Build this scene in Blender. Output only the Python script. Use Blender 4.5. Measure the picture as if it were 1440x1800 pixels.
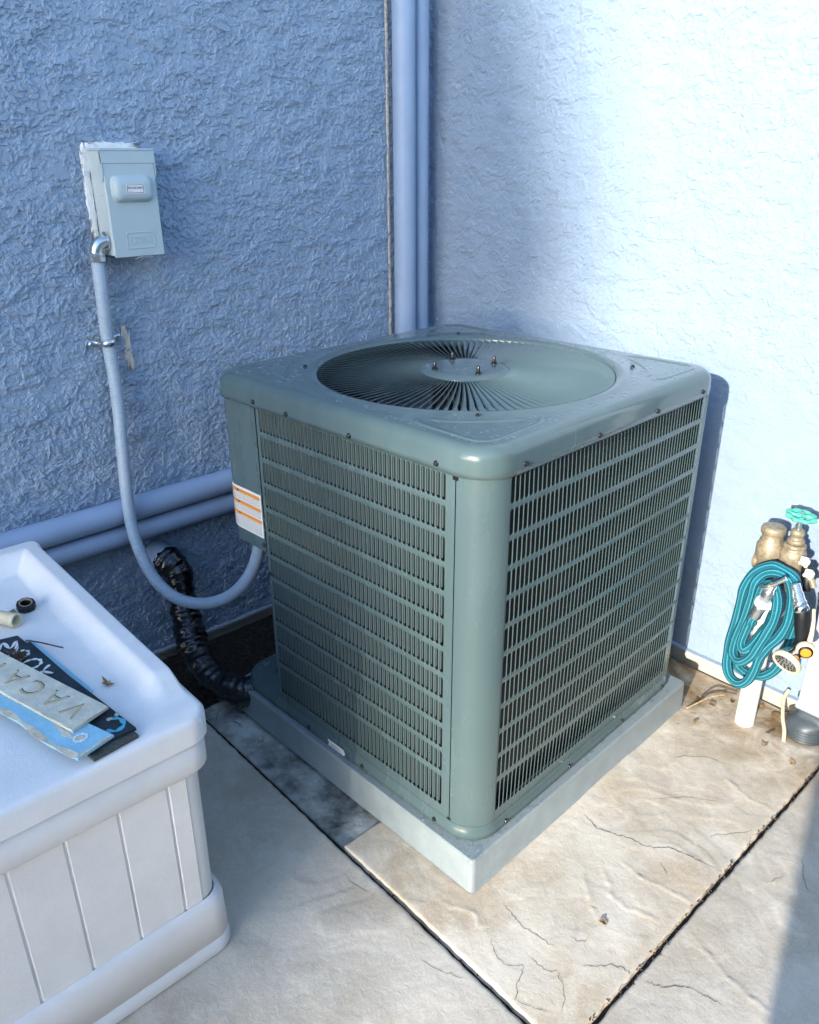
import bpy, math, random
import numpy as np
from mathutils import Vector, Matrix
random.seed(7)
rng = np.random.RandomState(11)
R = math.radians

# ------------------------------------------------------------------ clear
for o in list(bpy.data.objects):
    bpy.data.objects.remove(o, do_unlink=True)
scene = bpy.context.scene
COL = scene.collection

# ------------------------------------------------------------------ camera
cam_d = bpy.data.cameras.new('camera')
cam = bpy.data.objects.new('camera', cam_d)
COL.objects.link(cam)
cam_d.sensor_fit = 'HORIZONTAL'
cam_d.sensor_width = 36.0
cam_d.lens = 36.0 * 1391.56 / 1440.0
cam_d.clip_start = 0.02
cam_d.clip_end = 400
r_ = Vector((0.6737, 0.7390, -0.0051)); f_ = Vector((-0.6773, 0.6147, -0.4043))
f_.normalize(); r_ = (r_ - f_ * r_.dot(f_)).normalized(); u_ = r_.cross(f_)
M = Matrix(((r_.x, u_.x, -f_.x, 2.135), (r_.y, u_.y, -f_.y, -2.0429), (r_.z, u_.z, -f_.z, 1.4422), (0, 0, 0, 1)))
cam.matrix_world = M
scene.camera = cam
scene.render.resolution_x = 819
scene.render.resolution_y = 1024
cy = scene.cycles
cy.max_bounces = 5; cy.diffuse_bounces = 3; cy.glossy_bounces = 3; cy.transmission_bounces = 2; cy.transparent_max_bounces = 6
cy.caustics_reflective = False; cy.caustics_refractive = False

# ------------------------------------------------------------------ light
SUN_EL, SUN_AZ_X = 17.0, 0.295           # the light travels (-0.295, 1) over the ground
sx, sy = SUN_AZ_X, -1.0
n_ = math.hypot(sx, sy); sx /= n_; sy /= n_
el = R(SUN_EL)
sdir = Vector((sx * math.cos(el), sy * math.cos(el), math.sin(el)))   # towards the sun
world = bpy.data.worlds.new('World')
scene.world = world
world.use_nodes = True
wn = world.node_tree
wn.nodes.clear()
sky = wn.nodes.new('ShaderNodeTexSky')
sky.sky_type = 'NISHITA'
sky.sun_disc = False
sky.sun_elevation = el
sky.sun_rotation = math.atan2(sx, sy)
sky.air_density = 1.0
sky.dust_density = 0.5
sky.ozone_density = 2.5
bg = wn.nodes.new('ShaderNodeBackground')
bg.inputs['Strength'].default_value = 0.15
wo = wn.nodes.new('ShaderNodeOutputWorld')
wn.links.new(sky.outputs[0], bg.inputs[0])
wn.links.new(bg.outputs[0], wo.inputs[0])
sun_d = bpy.data.lights.new('sun', 'SUN')
sun_d.energy = 2.1
sun_d.angle = R(0.8)
sun_d.color = (1.0, 0.93, 0.82)
sun = bpy.data.objects.new('sun', sun_d)
COL.objects.link(sun)
sun.rotation_euler = (-sdir).to_track_quat('-Z', 'Y').to_euler()
scene.view_settings.view_transform = 'Standard'
scene.view_settings.look = 'None'
scene.view_settings.exposure = 1.92
scene.view_settings.gamma = 1.0
try:
    scene.view_settings.use_curve_mapping = False
except Exception:
    pass

# ------------------------------------------------------------------ helpers
def tag(o, label=None, cat=None, group=None, kind=None):
    if label: o['label'] = label
    if cat: o['category'] = cat
    if group: o['group'] = group
    if kind: o['kind'] = kind
    return o

def empty(name, loc=(0, 0, 0), rz=0.0):
    o = bpy.data.objects.new(name, None)
    o.empty_display_size = 0.05
    o.location = loc
    o.rotation_euler = (0, 0, rz)
    COL.objects.link(o)
    return o

def link(name, me, parent=None, mat=None):
    o = bpy.data.objects.new(name, me)
    COL.objects.link(o)
    if mat is not None and not me.materials:
        me.materials.append(mat)
    if parent is not None:
        o.parent = parent
    return o

class MB:
    def __init__(s):
        s.v = []; s.f = []; s.sm = []
    def add(s, vs, fs, smooth=False):
        b = len(s.v)
        s.v.extend([tuple(map(float, q)) for q in vs])
        s.f.extend([tuple(b + i for i in q) for q in fs])
        s.sm.extend([smooth] * len(fs))
        return s
    def box(s, a, b, M=None):
        x0, y0, z0 = a; x1, y1, z1 = b
        vs = [(x0, y0, z0), (x1, y0, z0), (x1, y1, z0), (x0, y1, z0), (x0, y0, z1), (x1, y0, z1), (x1, y1, z1), (x0, y1, z1)]
        if M is not None: vs = [tuple(M @ Vector(q)) for q in vs]
        return s.add(vs, [(0, 3, 2, 1), (4, 5, 6, 7), (0, 1, 5, 4), (1, 2, 6, 5), (2, 3, 7, 6), (3, 0, 4, 7)])
    def bevbox(s, a, b, r=0.003, M=None):
        """box with chamfered edges"""
        x0, y0, z0 = a; x1, y1, z1 = b
        c = [(x0, x1), (y0, y1), (z0, z1)]
        vs = []; idx = {}
        for i in (0, 1):
            for j in (0, 1):
                for k in (0, 1):
                    for ax in range(3):
                        q = [c[0][i], c[1][j], c[2][k]]
                        sg = (i, j, k)
                        for t in range(3):
                            if t != ax: q[t] += r if sg[t] == 0 else -r
                        idx[(i, j, k, ax)] = len(vs); vs.append(q)
        if M is not None: vs = [tuple(M @ Vector(q)) for q in vs]
        fs = []
        def g(sg, ax): return idx[tuple(sg) + (ax,)]
        for ax in range(3):
            o1, o2 = [t for t in range(3) if t != ax]
            for sv in (0, 1):
                quad = []
                for (p, q) in ((0, 0), (1, 0), (1, 1), (0, 1)):
                    sg = [0, 0, 0]; sg[ax] = sv; sg[o1] = p; sg[o2] = q
                    quad.append(g(sg, ax))
                fs.append(tuple(quad))
        for ax in range(3):
            o1, o2 = [t for t in range(3) if t != ax]
            for p in (0, 1):
                for q in (0, 1):
                    s0 = [0, 0, 0]; s1 = [0, 0, 0]; s0[ax] = 0; s1[ax] = 1
                    s0[o1] = s1[o1] = p; s0[o2] = s1[o2] = q
                    fs.append((g(s0, o1), g(s1, o1), g(s1, o2), g(s0, o2)))
        for i in (0, 1):
            for j in (0, 1):
                for k in (0, 1):
                    fs.append((g((i, j, k), 0), g((i, j, k), 1), g((i, j, k), 2)))
        return s.add(vs, fs, False)
    def rings(s, loops, closed=True, cap0=False, cap1=False, smooth=True):
        n = len(loops[0]); vs = [q for l in loops for q in l]; fs = []
        for i in range(len(loops) - 1):
            for j in range(n if closed else n - 1):
                k = (j + 1) % n
                fs.append((i * n + j, i * n + k, (i + 1) * n + k, (i + 1) * n + j))
        s.add(vs, fs, smooth)
        if cap0: s.add(loops[0], [tuple(range(n))[::-1]], False)
        if cap1: s.add(loops[-1], [tuple(range(n))], False)
        return s
    def lathe(s, prof, M=None, n=24, cap=True, smooth=True):
        """prof: list of (r, z); axis z"""
        loops = []
        for (r, z) in prof:
            l = [(r * math.cos(2 * math.pi * j / n), r * math.sin(2 * math.pi * j / n), z) for j in range(n)]
            if M is not None: l = [tuple(M @ Vector(q)) for q in l]
            loops.append(l)
        return s.rings(loops, True, cap, cap, smooth)
    def tube(s, path, rad, n=12, cap=True, smooth=True, flat=None):
        P = [Vector(q) for q in path]; m = len(P)
        rr = rad if callable(rad) else (lambda i: rad[i] if isinstance(rad, (list, tuple)) else rad)
        t0 = (P[1] - P[0]).normalized()
        a = Vector((0, 0, 1)) if abs(t0.z) < .9 else Vector((1, 0, 0))
        u = (a - t0 * a.dot(t0)).normalized(); loops = []
        for i in range(m):
            t = (P[min(i + 1, m - 1)] - P[max(i - 1, 0)]).normalized()
            u = (u - t * u.dot(t)).normalized(); w = t.cross(u); r = rr(i)
            loops.append([tuple(P[i] + u * (r * math.cos(2 * math.pi * j / n)) + w * (r * math.sin(2 * math.pi * j / n))) for j in range(n)])
        return s.rings(loops, True, cap, cap, smooth)
    def mesh(s, name, mat=None):
        me = bpy.data.meshes.new(name)
        me.from_pydata(s.v, [], s.f)
        me.polygons.foreach_set('use_smooth', s.sm)
        me.update()
        if mat is not None: me.materials.append(mat)
        return me
    def build(s, name, mat, parent=None):
        return link(name, s.mesh(name, mat), parent)

def align(p, d, roll=0.0):
    """matrix placing local z along d at p"""
    d = Vector(d).normalized()
    q = d.to_track_quat('Z', 'Y')
    return Matrix.Translation(Vector(p)) @ q.to_matrix().to_4x4() @ Matrix.Rotation(roll, 4, 'Z')

def spline(pts, per=8):
    """Catmull-Rom through points"""
    P = [Vector(q) for q in pts]; out = []
    for i in range(len(P) - 1):
        p0 = P[max(i - 1, 0)]; p1 = P[i]; p2 = P[i + 1]; p3 = P[min(i + 2, len(P) - 1)]
        for k in range(per):
            t = k / per
            out.append(0.5 * ((2 * p1) + (p2 - p0) * t + (2 * p0 - 5 * p1 + 4 * p2 - p3) * t * t + (3 * p1 - p0 - 3 * p2 + p3) * t ** 3))
    out.append(P[-1])
    return out

def rsq(h, r, z, n=6, hx=None, side=0):
    """rounded square loop, counter-clockwise, half size h"""
    hx = h if hx is None else hx
    L = []
    for (cx_, cy_, a0) in ((hx - r, h - r, 0), (-(hx - r), h - r, 90), (-(hx - r), -(h - r), 180), (hx - r, -(h - r), 270)):
        for k in range(n + 1):
            a = R(a0 + 90 * k / n)
            L.append((cx_ + r * math.cos(a), cy_ + r * math.sin(a), z))
    if side:
        out = []; m = n + 1
        for i, p in enumerate(L):
            out.append(p)
            if i % m == n:
                q = L[(i + 1) % len(L)]
                for k in range(1, side):
                    t = k / side; out.append(tuple(a_ + (b_ - a_) * t for a_, b_ in zip(p, q)))
        L = out
    return L

# numpy noise --------------------------------------------------------------
_PG = {}
def perlin(x, y, seed):
    if seed not in _PG:
        ang = np.random.RandomState(seed).rand(256, 256) * 2 * np.pi
        _PG[seed] = (np.cos(ang), np.sin(ang))
    gx, gy = _PG[seed]
    xi = np.floor(x).astype(int); yi = np.floor(y).astype(int)
    xf = x - xi; yf = y - yi
    u = xf ** 3 * (xf * (xf * 6 - 15) + 10); v = yf ** 3 * (yf * (yf * 6 - 15) + 10)
    def d(ix, iy, fx, fy):
        return gx[ix & 255, iy & 255] * fx + gy[ix & 255, iy & 255] * fy
    a = d(xi, yi, xf, yf); b = d(xi + 1, yi, xf - 1, yf)
    c = d(xi, yi + 1, xf, yf - 1); e = d(xi + 1, yi + 1, xf - 1, yf - 1)
    return (a + (b - a) * u) * (1 - v) + (c + (e - c) * u) * v
def sstep(a, b, x):
    t = np.clip((x - a) / (b - a), 0, 1)
    return t * t * (3 - 2 * t)

# ------------------------------------------------------------------ materials
def nodes(m):
    m.use_nodes = True
    return m.node_tree, m.node_tree.nodes['Principled BSDF']

def mat(name, col, rough=0.5, metal=0.0, var=0.0, vscale=8.0, bump=0.0, bscale=200.0, spec=0.5, rvar=0.0, coat=0.0, trans=0.0, ior=1.45, stretch=None):
    m = bpy.data.materials.new(name)
    nt, b = nodes(m)
    b.inputs['Base Color'].default_value = (*col, 1)
    b.inputs['Roughness'].default_value = rough
    b.inputs['Metallic'].default_value = metal
    b.inputs['Specular IOR Level'].default_value = spec
    b.inputs['IOR'].default_value = ior
    b.inputs['Coat Weight'].default_value = coat
    b.inputs['Transmission Weight'].default_value = trans
    tc = nt.nodes.new('ShaderNodeTexCoord')
    src = tc.outputs['Object']
    if stretch:
        mp = nt.nodes.new('ShaderNodeMapping'); mp.inputs['Scale'].default_value = stretch
        nt.links.new(src, mp.inputs[0]); src = mp.outputs[0]
    if var > 0 or rvar > 0:
        n = nt.nodes.new('ShaderNodeTexNoise'); n.inputs['Scale'].default_value = vscale
        n.inputs['Detail'].default_value = 6; n.inputs['Roughness'].default_value = .65
        nt.links.new(src, n.inputs['Vector'])
        if var > 0:
            r = nt.nodes.new('ShaderNodeValToRGB')
            r.color_ramp.elements[0].position = .3; r.color_ramp.elements[1].position = .7
            r.color_ramp.elements[0].color = (*[max(0, c * (1 - var)) for c in col], 1)
            r.color_ramp.elements[1].color = (*[min(1, c * (1 + var)) for c in col], 1)
            nt.links.new(n.outputs['Fac'], r.inputs[0]); nt.links.new(r.outputs[0], b.inputs['Base Color'])
        if rvar > 0:
            mr = nt.nodes.new('ShaderNodeMapRange')
            mr.inputs[3].default_value = max(0.02, rough - rvar); mr.inputs[4].default_value = min(1, rough + rvar)
            nt.links.new(n.outputs['Fac'], mr.inputs[0]); nt.links.new(mr.outputs[0], b.inputs['Roughness'])
    if bump > 0:
        n2 = nt.nodes.new('ShaderNodeTexNoise'); n2.inputs['Scale'].default_value = bscale; n2.inputs['Detail'].default_value = 4
        nt.links.new(src, n2.inputs['Vector'])
        bp = nt.nodes.new('ShaderNodeBump'); bp.inputs['Strength'].default_value = 1.0; bp.inputs['Distance'].default_value = bump
        nt.links.new(n2.outputs['Fac'], bp.inputs['Height']); nt.links.new(bp.outputs[0], b.inputs['Normal'])
    return m

MT = {}
WALL = (0.285, 0.37, 0.48)
MT['stucco'] = mat('painted_stucco', WALL, .75, var=.05, vscale=14, bump=.0006, bscale=420, spec=.25)
MT['stucco_bare'] = mat('bare_stucco', (.66, .58, .48), .9, var=.2, vscale=60, bump=.001, bscale=300, spec=.2)
MT['caulk'] = mat('white_caulk', (.8, .81, .8), .8, var=.08, vscale=60, bump=.002, bscale=150)
MT['pipe'] = mat('painted_pipe', (.34, .44, .60), .4, var=.06, vscale=10, bump=.0003, bscale=60, spec=.4)
def ac_paint(name, rough, coat=.15):
    m = bpy.data.materials.new(name); nt, b_ = nodes(m); L = nt.links.new
    tc = nt.nodes.new('ShaderNodeTexCoord'); mp = nt.nodes.new('ShaderNodeMapping'); mp.inputs['Scale'].default_value = (26, 26, 2.2); L(tc.outputs['Object'], mp.inputs[0])
    n1 = nt.nodes.new('ShaderNodeTexNoise'); n1.inputs['Scale'].default_value = 1.0; n1.inputs['Detail'].default_value = 5; L(mp.outputs[0], n1.inputs['Vector'])
    n2 = nt.nodes.new('ShaderNodeTexNoise'); n2.inputs['Scale'].default_value = 5; n2.inputs['Detail'].default_value = 5; L(tc.outputs['Object'], n2.inputs['Vector'])
    mu = nt.nodes.new('ShaderNodeMath'); mu.operation = 'MULTIPLY'; L(n1.outputs[0], mu.inputs[0]); L(n2.outputs[0], mu.inputs[1])
    r = nt.nodes.new('ShaderNodeValToRGB'); r.color_ramp.elements[0].position = .22; r.color_ramp.elements[1].position = .48
    r.color_ramp.elements[0].color = (*ACC, 1); r.color_ramp.elements[1].color = (*[c * 1.12 + .006 for c in ACC], 1)
    L(mu.outputs[0], r.inputs[0]); L(r.outputs[0], b_.inputs['Base Color'])
    mr = nt.nodes.new('ShaderNodeMapRange'); mr.inputs[1].default_value = .15; mr.inputs[2].default_value = .45; mr.inputs[3].default_value = rough - .03; mr.inputs[4].default_value = rough + .10
    L(mu.outputs[0], mr.inputs[0]); L(mr.outputs[0], b_.inputs['Roughness'])
    b_.inputs['Coat Weight'].default_value = coat; b_.inputs['Coat Roughness'].default_value = .05
    n3 = nt.nodes.new('ShaderNodeTexNoise'); n3.inputs['Scale'].default_value = 4.0; n3.inputs['Detail'].default_value = 1; L(tc.outputs['Object'], n3.inputs['Vector'])
    bp = nt.nodes.new('ShaderNodeBump'); bp.inputs['Distance'].default_value = .004; bp.inputs['Strength'].default_value = .35; L(n3.outputs[0], bp.inputs['Height']); L(bp.outputs[0], b_.inputs['Normal'])
    return m
ACC = (.084, .128, .132)
MT['ac'] = ac_paint('grey_green_paint', .24)
MT['ac_lid'] = ac_paint('grey_green_lid_paint', .19, .35)
MT['ac_dark'] = mat('dark_interior', (.012, .015, .02), .6)
def coil_mat():
    m = bpy.data.materials.new('coil_fins'); nt, b_ = nodes(m); L = nt.links.new
    tc = nt.nodes.new('ShaderNodeTexCoord'); w = nt.nodes.new('ShaderNodeTexWave'); w.bands_direction = 'Z'; w.inputs['Scale'].default_value = 90; w.inputs['Distortion'].default_value = .6
    L(tc.outputs['Object'], w.inputs['Vector'])
    n1 = nt.nodes.new('ShaderNodeTexNoise'); n1.inputs['Scale'].default_value = 9; L(tc.outputs['Object'], n1.inputs['Vector'])
    mu = nt.nodes.new('ShaderNodeMath'); mu.operation = 'MULTIPLY'; L(w.outputs['Fac'], mu.inputs[0]); L(n1.outputs[0], mu.inputs[1])
    r = nt.nodes.new('ShaderNodeValToRGB'); r.color_ramp.elements[0].color = (.004, .0045, .006, 1); r.color_ramp.elements[1].color = (.09, .08, .06, 1); r.color_ramp.elements[0].position = .35; r.color_ramp.elements[1].position = .8
    L(mu.outputs[0], r.inputs[0]); L(r.outputs[0], b_.inputs['Base Color']); b_.inputs['Roughness'].default_value = .5
    return m
MT['coil'] = coil_mat()
MT['alu'] = mat('fan_aluminium', (.5, .52, .54), .35, metal=.9, var=.1)
MT['screw'] = mat('blackened_screw', (.06, .065, .07), .25, metal=.8)
MT['zinc'] = mat('zinc_fitting', (.62, .66, .68), .25, metal=.9, var=.15, vscale=60, rvar=.12)
MT['chrome'] = mat('chrome', (.75, .78, .8), .08, metal=1.0)
MT['pad'] = mat('grey_composite_pad', (.27, .31, .315), .34, var=.1, vscale=18, bump=.0004, bscale=300, spec=.45, rvar=.15)
def water_mat():
    m = bpy.data.materials.new('water'); m.use_nodes = True; nt = m.node_tree; nt.nodes.clear()
    t = nt.nodes.new('ShaderNodeBsdfTransparent'); t.inputs[0].default_value = (.93, .945, .955, 1)
    gl = nt.nodes.new('ShaderNodeBsdfGlossy'); gl.inputs['Roughness'].default_value = .03
    fr_ = nt.nodes.new('ShaderNodeFresnel'); fr_.inputs[0].default_value = 2.1
    ge = nt.nodes.new('ShaderNodeNewGeometry'); fr = nt.nodes.new('ShaderNodeMath'); fr.operation = 'SUBTRACT'; fr.use_clamp = True
    nt.links.new(fr_.outputs[0], fr.inputs[0]); nt.links.new(ge.outputs['Backfacing'], fr.inputs[1])
    mx = nt.nodes.new('ShaderNodeMixShader'); ou = nt.nodes.new('ShaderNodeOutputMaterial')
    nt.links.new(fr.outputs[0], mx.inputs[0]); nt.links.new(t.outputs[0], mx.inputs[1]); nt.links.new(gl.outputs[0], mx.inputs[2]); nt.links.new(mx.outputs[0], ou.inputs[0])
    return m
MT['water'] = water_mat()
MT['box'] = mat('grey_enamel', (.44, .54, .57), .35, var=.03, vscale=20, spec=.45)
MT['box_lit'] = mat('grey_enamel_lit', (.50, .58, .60), .4, var=.03, vscale=20, spec=.45)  # same enamel made paler, painting in the light on the box sides
MT['white'] = mat('white_vinyl_label', (.8, .8, .8), .5)
MT['black'] = mat('black_ink', (.02, .02, .02), .5)
MT['orange'] = mat('orange_print', (.75, .28, .03), .5)
MT['ink'] = mat('grey_print', (.3, .3, .3), .5)
MT['conduit'] = mat('grey_pvc_conduit', (.40, .49, .58), .35, var=.05, vscale=14, spec=.45)
MT['tape'] = mat('black_tape', (.003, .0035, .006), .12, bump=.004, bscale=45, spec=.9, rvar=.1, stretch=(1, 1, 1.7))
MT['tub'] = mat('off_white_plastic', (.80, .79, .78), .42, var=.06, vscale=9, bump=.0004, bscale=260, spec=.4)
MT['pvc'] = mat('white_pvc', (.8, .8, .76), .4, var=.04, vscale=20)
MT['brass'] = mat('weathered_brass', (.34, .28, .19), .5, metal=.35, var=.4, vscale=90, bump=.0002, bscale=400)
MT['green'] = mat('green_handle_paint', (.10, .52, .36), .4, var=.3, vscale=90)
MT['rubber'] = mat('black_rubber', (.008, .009, .012), .45)
MT['cream'] = mat('cream_plastic', (.72, .62, .42), .4)
MT['spout'] = mat('downspout_paint', (.44, .52, .62), .35, var=.04, vscale=8)
MT['corr'] = mat('black_corrugated', (.06, .075, .085), .4, var=.2, vscale=30)
MT['leaf'] = mat('dry_leaf', (.27, .17, .08), .7, var=.4, vscale=120)
MT['twig'] = mat('dry_twig', (.45, .33, .18), .8, var=.3, vscale=90)
MT['darktwig'] = mat('dark_debris', (.09, .06, .045), .9, var=.5, vscale=90)
MT['metal_strip'] = mat('weep_screed', (.40, .45, .52), .5, var=.15, vscale=30)
MT['gravelbit'] = mat('pale_pebble', (.6, .6, .57), .8)

# stained, stamped concrete
def concrete(name, base, stain, wet):
    m = bpy.data.materials.new(name); nt, b = nodes(m)
    L = nt.links.new
    tc = nt.nodes.new('ShaderNodeTexCoord')
    def noise(sc, det=6, ro=.6, dist=0):
        n = nt.nodes.new('ShaderNodeTexNoise'); n.inputs['Scale'].default_value = sc; n.inputs['Detail'].default_value = det
        n.inputs['Roughness'].default_value = ro; n.inputs['Distortion'].default_value = dist
        L(tc.outputs['Object'], n.inputs['Vector']); return n
    def ramp(src, p0, p1, c0=(0, 0, 0, 1), c1=(1, 1, 1, 1)):
        r = nt.nodes.new('ShaderNodeValToRGB'); r.color_ramp.elements[0].position = p0; r.color_ramp.elements[1].position = p1
        r.color_ramp.elements[0].color = c0; r.color_ramp.elements[1].color = c1; L(src, r.inputs[0]); return r
    def mix(f, a, c, blend='MIX'):
        x = nt.nodes.new('ShaderNodeMix'); x.data_type = 'RGBA'; x.blend_type = blend
        if isinstance(f, float): x.inputs[0].default_value = f
        else: L(f, x.inputs[0])
        for s_, v in ((6, a), (7, c)):
            if isinstance(v, tuple): x.inputs[s_].default_value = (*v, 1)
            else: L(v, x.inputs[s_])
        return x.outputs[2]
    n1 = noise(3.2, 8, .62, .6); n2 = noise(11, 8, .7, .4); n3 = noise(230, 5, .75)
    c = mix(ramp(n1.outputs[0], .40, .62).outputs[0], base, stain)
    c = mix(ramp(n2.outputs[0], .48, .72).outputs[0], c, tuple(min(1, v * 1.12) for v in base))
    # brown silt washed up beside the wall
    sep = nt.nodes.new('ShaderNodeSeparateXYZ'); L(tc.outputs['Object'], sep.inputs[0])
    mr = nt.nodes.new('ShaderNodeMapRange'); mr.inputs[1].default_value = -.42; mr.inputs[2].default_value = -.12; L(sep.outputs[1], mr.inputs[0])
    ad = nt.nodes.new('ShaderNodeMath'); ad.operation = 'MULTIPLY'; L(mr.outputs[0], ad.inputs[0])
    n4 = noise(7, 8, .65, .8); rr = ramp(n4.outputs[0], .36, .60); L(rr.outputs[0], ad.inputs[1])
    c = mix(ad.outputs[0], c, wet)
    n5 = noise(26, 6, .7, 1.2)
    md = nt.nodes.new('ShaderNodeMath'); md.operation = 'MULTIPLY'; L(mr.outputs[0], md.inputs[0]); L(ramp(n5.outputs[0], .62, .70).outputs[0], md.inputs[1])
    c = mix(md.outputs[0], c, (.07, .05, .035))
    c = mix(.38, c, n3.outputs[0], 'OVERLAY')
    L(c, b.inputs['Base Color'])
    b.inputs['Roughness'].default_value = .72; b.inputs['Specular IOR Level'].default_value = .3
    bp = nt.nodes.new('ShaderNodeBump'); bp.inputs['Distance'].default_value = .0014; bp.inputs['Strength'].default_value = .9
    n6 = noise(55, 8, .7, .5); L(n6.outputs[0], bp.inputs['Height']); L(bp.outputs[0], b.inputs['Normal'])
    return m
MT['slab'] = concrete('stamped_concrete', (.72, .64, .52), (.57, .46, .33), (.28, .18, .09))
MT['slab_grey'] = concrete('grey_stamped_concrete', (.66, .59, .49), (.53, .45, .35), (.32, .21, .11))
MT['strip'] = mat('algae_damp_concrete', (.42, .41, .36), .5, var=.9, vscale=9, bump=.004, bscale=60)
MT['soil'] = mat('dark_soil', (.035, .028, .022), .95, var=.5, vscale=60, bump=.02, bscale=90)
MT['joint'] = mat('joint_dirt', (.03, .026, .022), .95, var=.5, vscale=200, bump=.005, bscale=300)
MT['found'] = mat('foundation_concrete', (.52, .48, .40), .85, var=.12, vscale=20, bump=.002, bscale=60)
MT['needles'] = mat('conifer_needles', (.04, .07, .03), .8, var=.4, vscale=3)
MT['render'] = mat('blocker_render', (.22, .22, .22), .85, var=.05, vscale=2)
MT['rooftile'] = mat('blocker_roof', (.18, .12, .09), .8, var=.2, vscale=6)
MT['fence'] = mat('weathered_fence', (.30, .24, .18), .8, var=.25, vscale=6)

# hose fabric: braided stripes along and across
def hose_mat():
    m = bpy.data.materials.new('teal_woven_fabric'); nt, b = nodes(m); L = nt.links.new
    uv = nt.nodes.new('ShaderNodeUVMap'); sep = nt.nodes.new('ShaderNodeSeparateXYZ'); L(uv.outputs[0], sep.inputs[0])
    def sinw(src, k):
        a = nt.nodes.new('ShaderNodeMath'); a.operation = 'MULTIPLY'; a.inputs[1].default_value = k; L(src, a.inputs[0])
        c = nt.nodes.new('ShaderNodeMath'); c.operation = 'SINE'; L(a.outputs[0], c.inputs[0]); return c.outputs[0]
    a = sinw(sep.outputs[0], 2 * math.pi * 8); c = sinw(sep.outputs[1], 2 * math.pi * 260)
    r = nt.nodes.new('ShaderNodeValToRGB'); r.color_ramp.elements[0].position = .62; r.color_ramp.elements[1].position = .98
    r.color_ramp.elements[0].color = (.003, .13, .19, 1); r.color_ramp.elements[1].color = (.06, .36, .42, 1)
    mr = nt.nodes.new('ShaderNodeMapRange'); mr.inputs[1].default_value = -1; mr.inputs[2].default_value = 1
    L(a, mr.inputs[0]); L(mr.outputs[0], r.inputs[0]); L(r.outputs[0], b.inputs['Base Color'])
    ad = nt.nodes.new('ShaderNodeMath'); ad.operation = 'ADD'; L(a, ad.inputs[0]); L(c, ad.inputs[1])
    bp = nt.nodes.new('ShaderNodeBump'); bp.inputs['Distance'].default_value = .0008; L(ad.outputs[0], bp.inputs['Height']); L(bp.outputs[0], b.inputs['Normal'])
    b.inputs['Roughness'].default_value = .7
    return m
MT['hose'] = hose_mat()

# ------------------------------------------------------------------ ground
ground = MB().add([(-60, -90, -.035), (60, -90, -.035), (60, 60, -.035), (-60, 60, -.035)], [(0, 1, 2, 3)]).build('ground', MT['soil'])
tag(ground, 'bare dark soil under and around the patio', kind='structure')

CRACKS = [  # (polyline, dark crack depth or raised seam height)
 ([(1.342,-.756),(1.394,-.769),(1.443,-.746),(1.503,-.73),(1.536,-.699),(1.58,-.689),(1.636,-.673)],-.006),
 ([(1.382,-1.091),(1.41,-1.097),(1.437,-1.102),(1.482,-1.099),(1.512,-1.093)],-.004),([(1.521,-1.051),(1.541,-1.045),(1.548,-1.032)],-.004),
 ([(1.576,-1.087),(1.603,-1.053),(1.633,-1.03),(1.65,-1.034)],-.005),([(1.677,-1.023),(1.7,-1.009),(1.736,-.974),(1.765,-.966),(1.8,-.956)],-.005),
 ([(1.437,-.892),(1.474,-.93),(1.513,-.961),(1.525,-.972)],.003),([(1.457,-.857),(1.498,-.879),(1.52,-.905),(1.558,-.906),(1.614,-.887)],.003),
 ([(1.486,-.811),(1.534,-.819),(1.605,-.8),(1.642,-.797)],.003),([(1.426,-.592),(1.479,-.527),(1.554,-.471)],-.002),
 ([(1.414,-1.173),(1.438,-1.19),(1.475,-1.192),(1.502,-1.173),(1.524,-1.219),(1.541,-1.23),(1.597,-1.201)],-.003),
 ([(1.687,-.864),(1.733,-.88),(1.783,-.897),(1.832,-.903),(1.865,-.905)],.004),([(1.728,-.628),(1.751,-.583)],-.003),
 ([(1.579,-.598),(1.611,-.548),(1.64,-.51)],-.003),([(1.545,-1.126),(1.579,-1.149),(1.605,-1.188)],-.002),
 ([(1.488,-1.147),(1.528,-1.145),(1.55,-1.131)],-.003),([(1.374,-.429),(1.424,-.366),(1.487,-.344)],-.004),([(1.542,-.751),(1.574,-.77)],-.005),
 ([(1.078,-1.295),(1.143,-1.29),(1.164,-1.28)],-.003),([(1.284,-1.186),(1.348,-1.152),(1.379,-1.165)],.002),
 ([(1.346,-1.312),(1.397,-1.298),(1.441,-1.269)],-.003),([(1.754,-.506),(1.79,-.573),(1.824,-.587)],-.003),([(1.514,-.395),(1.587,-.418),(1.625,-.41)],.002)]

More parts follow.
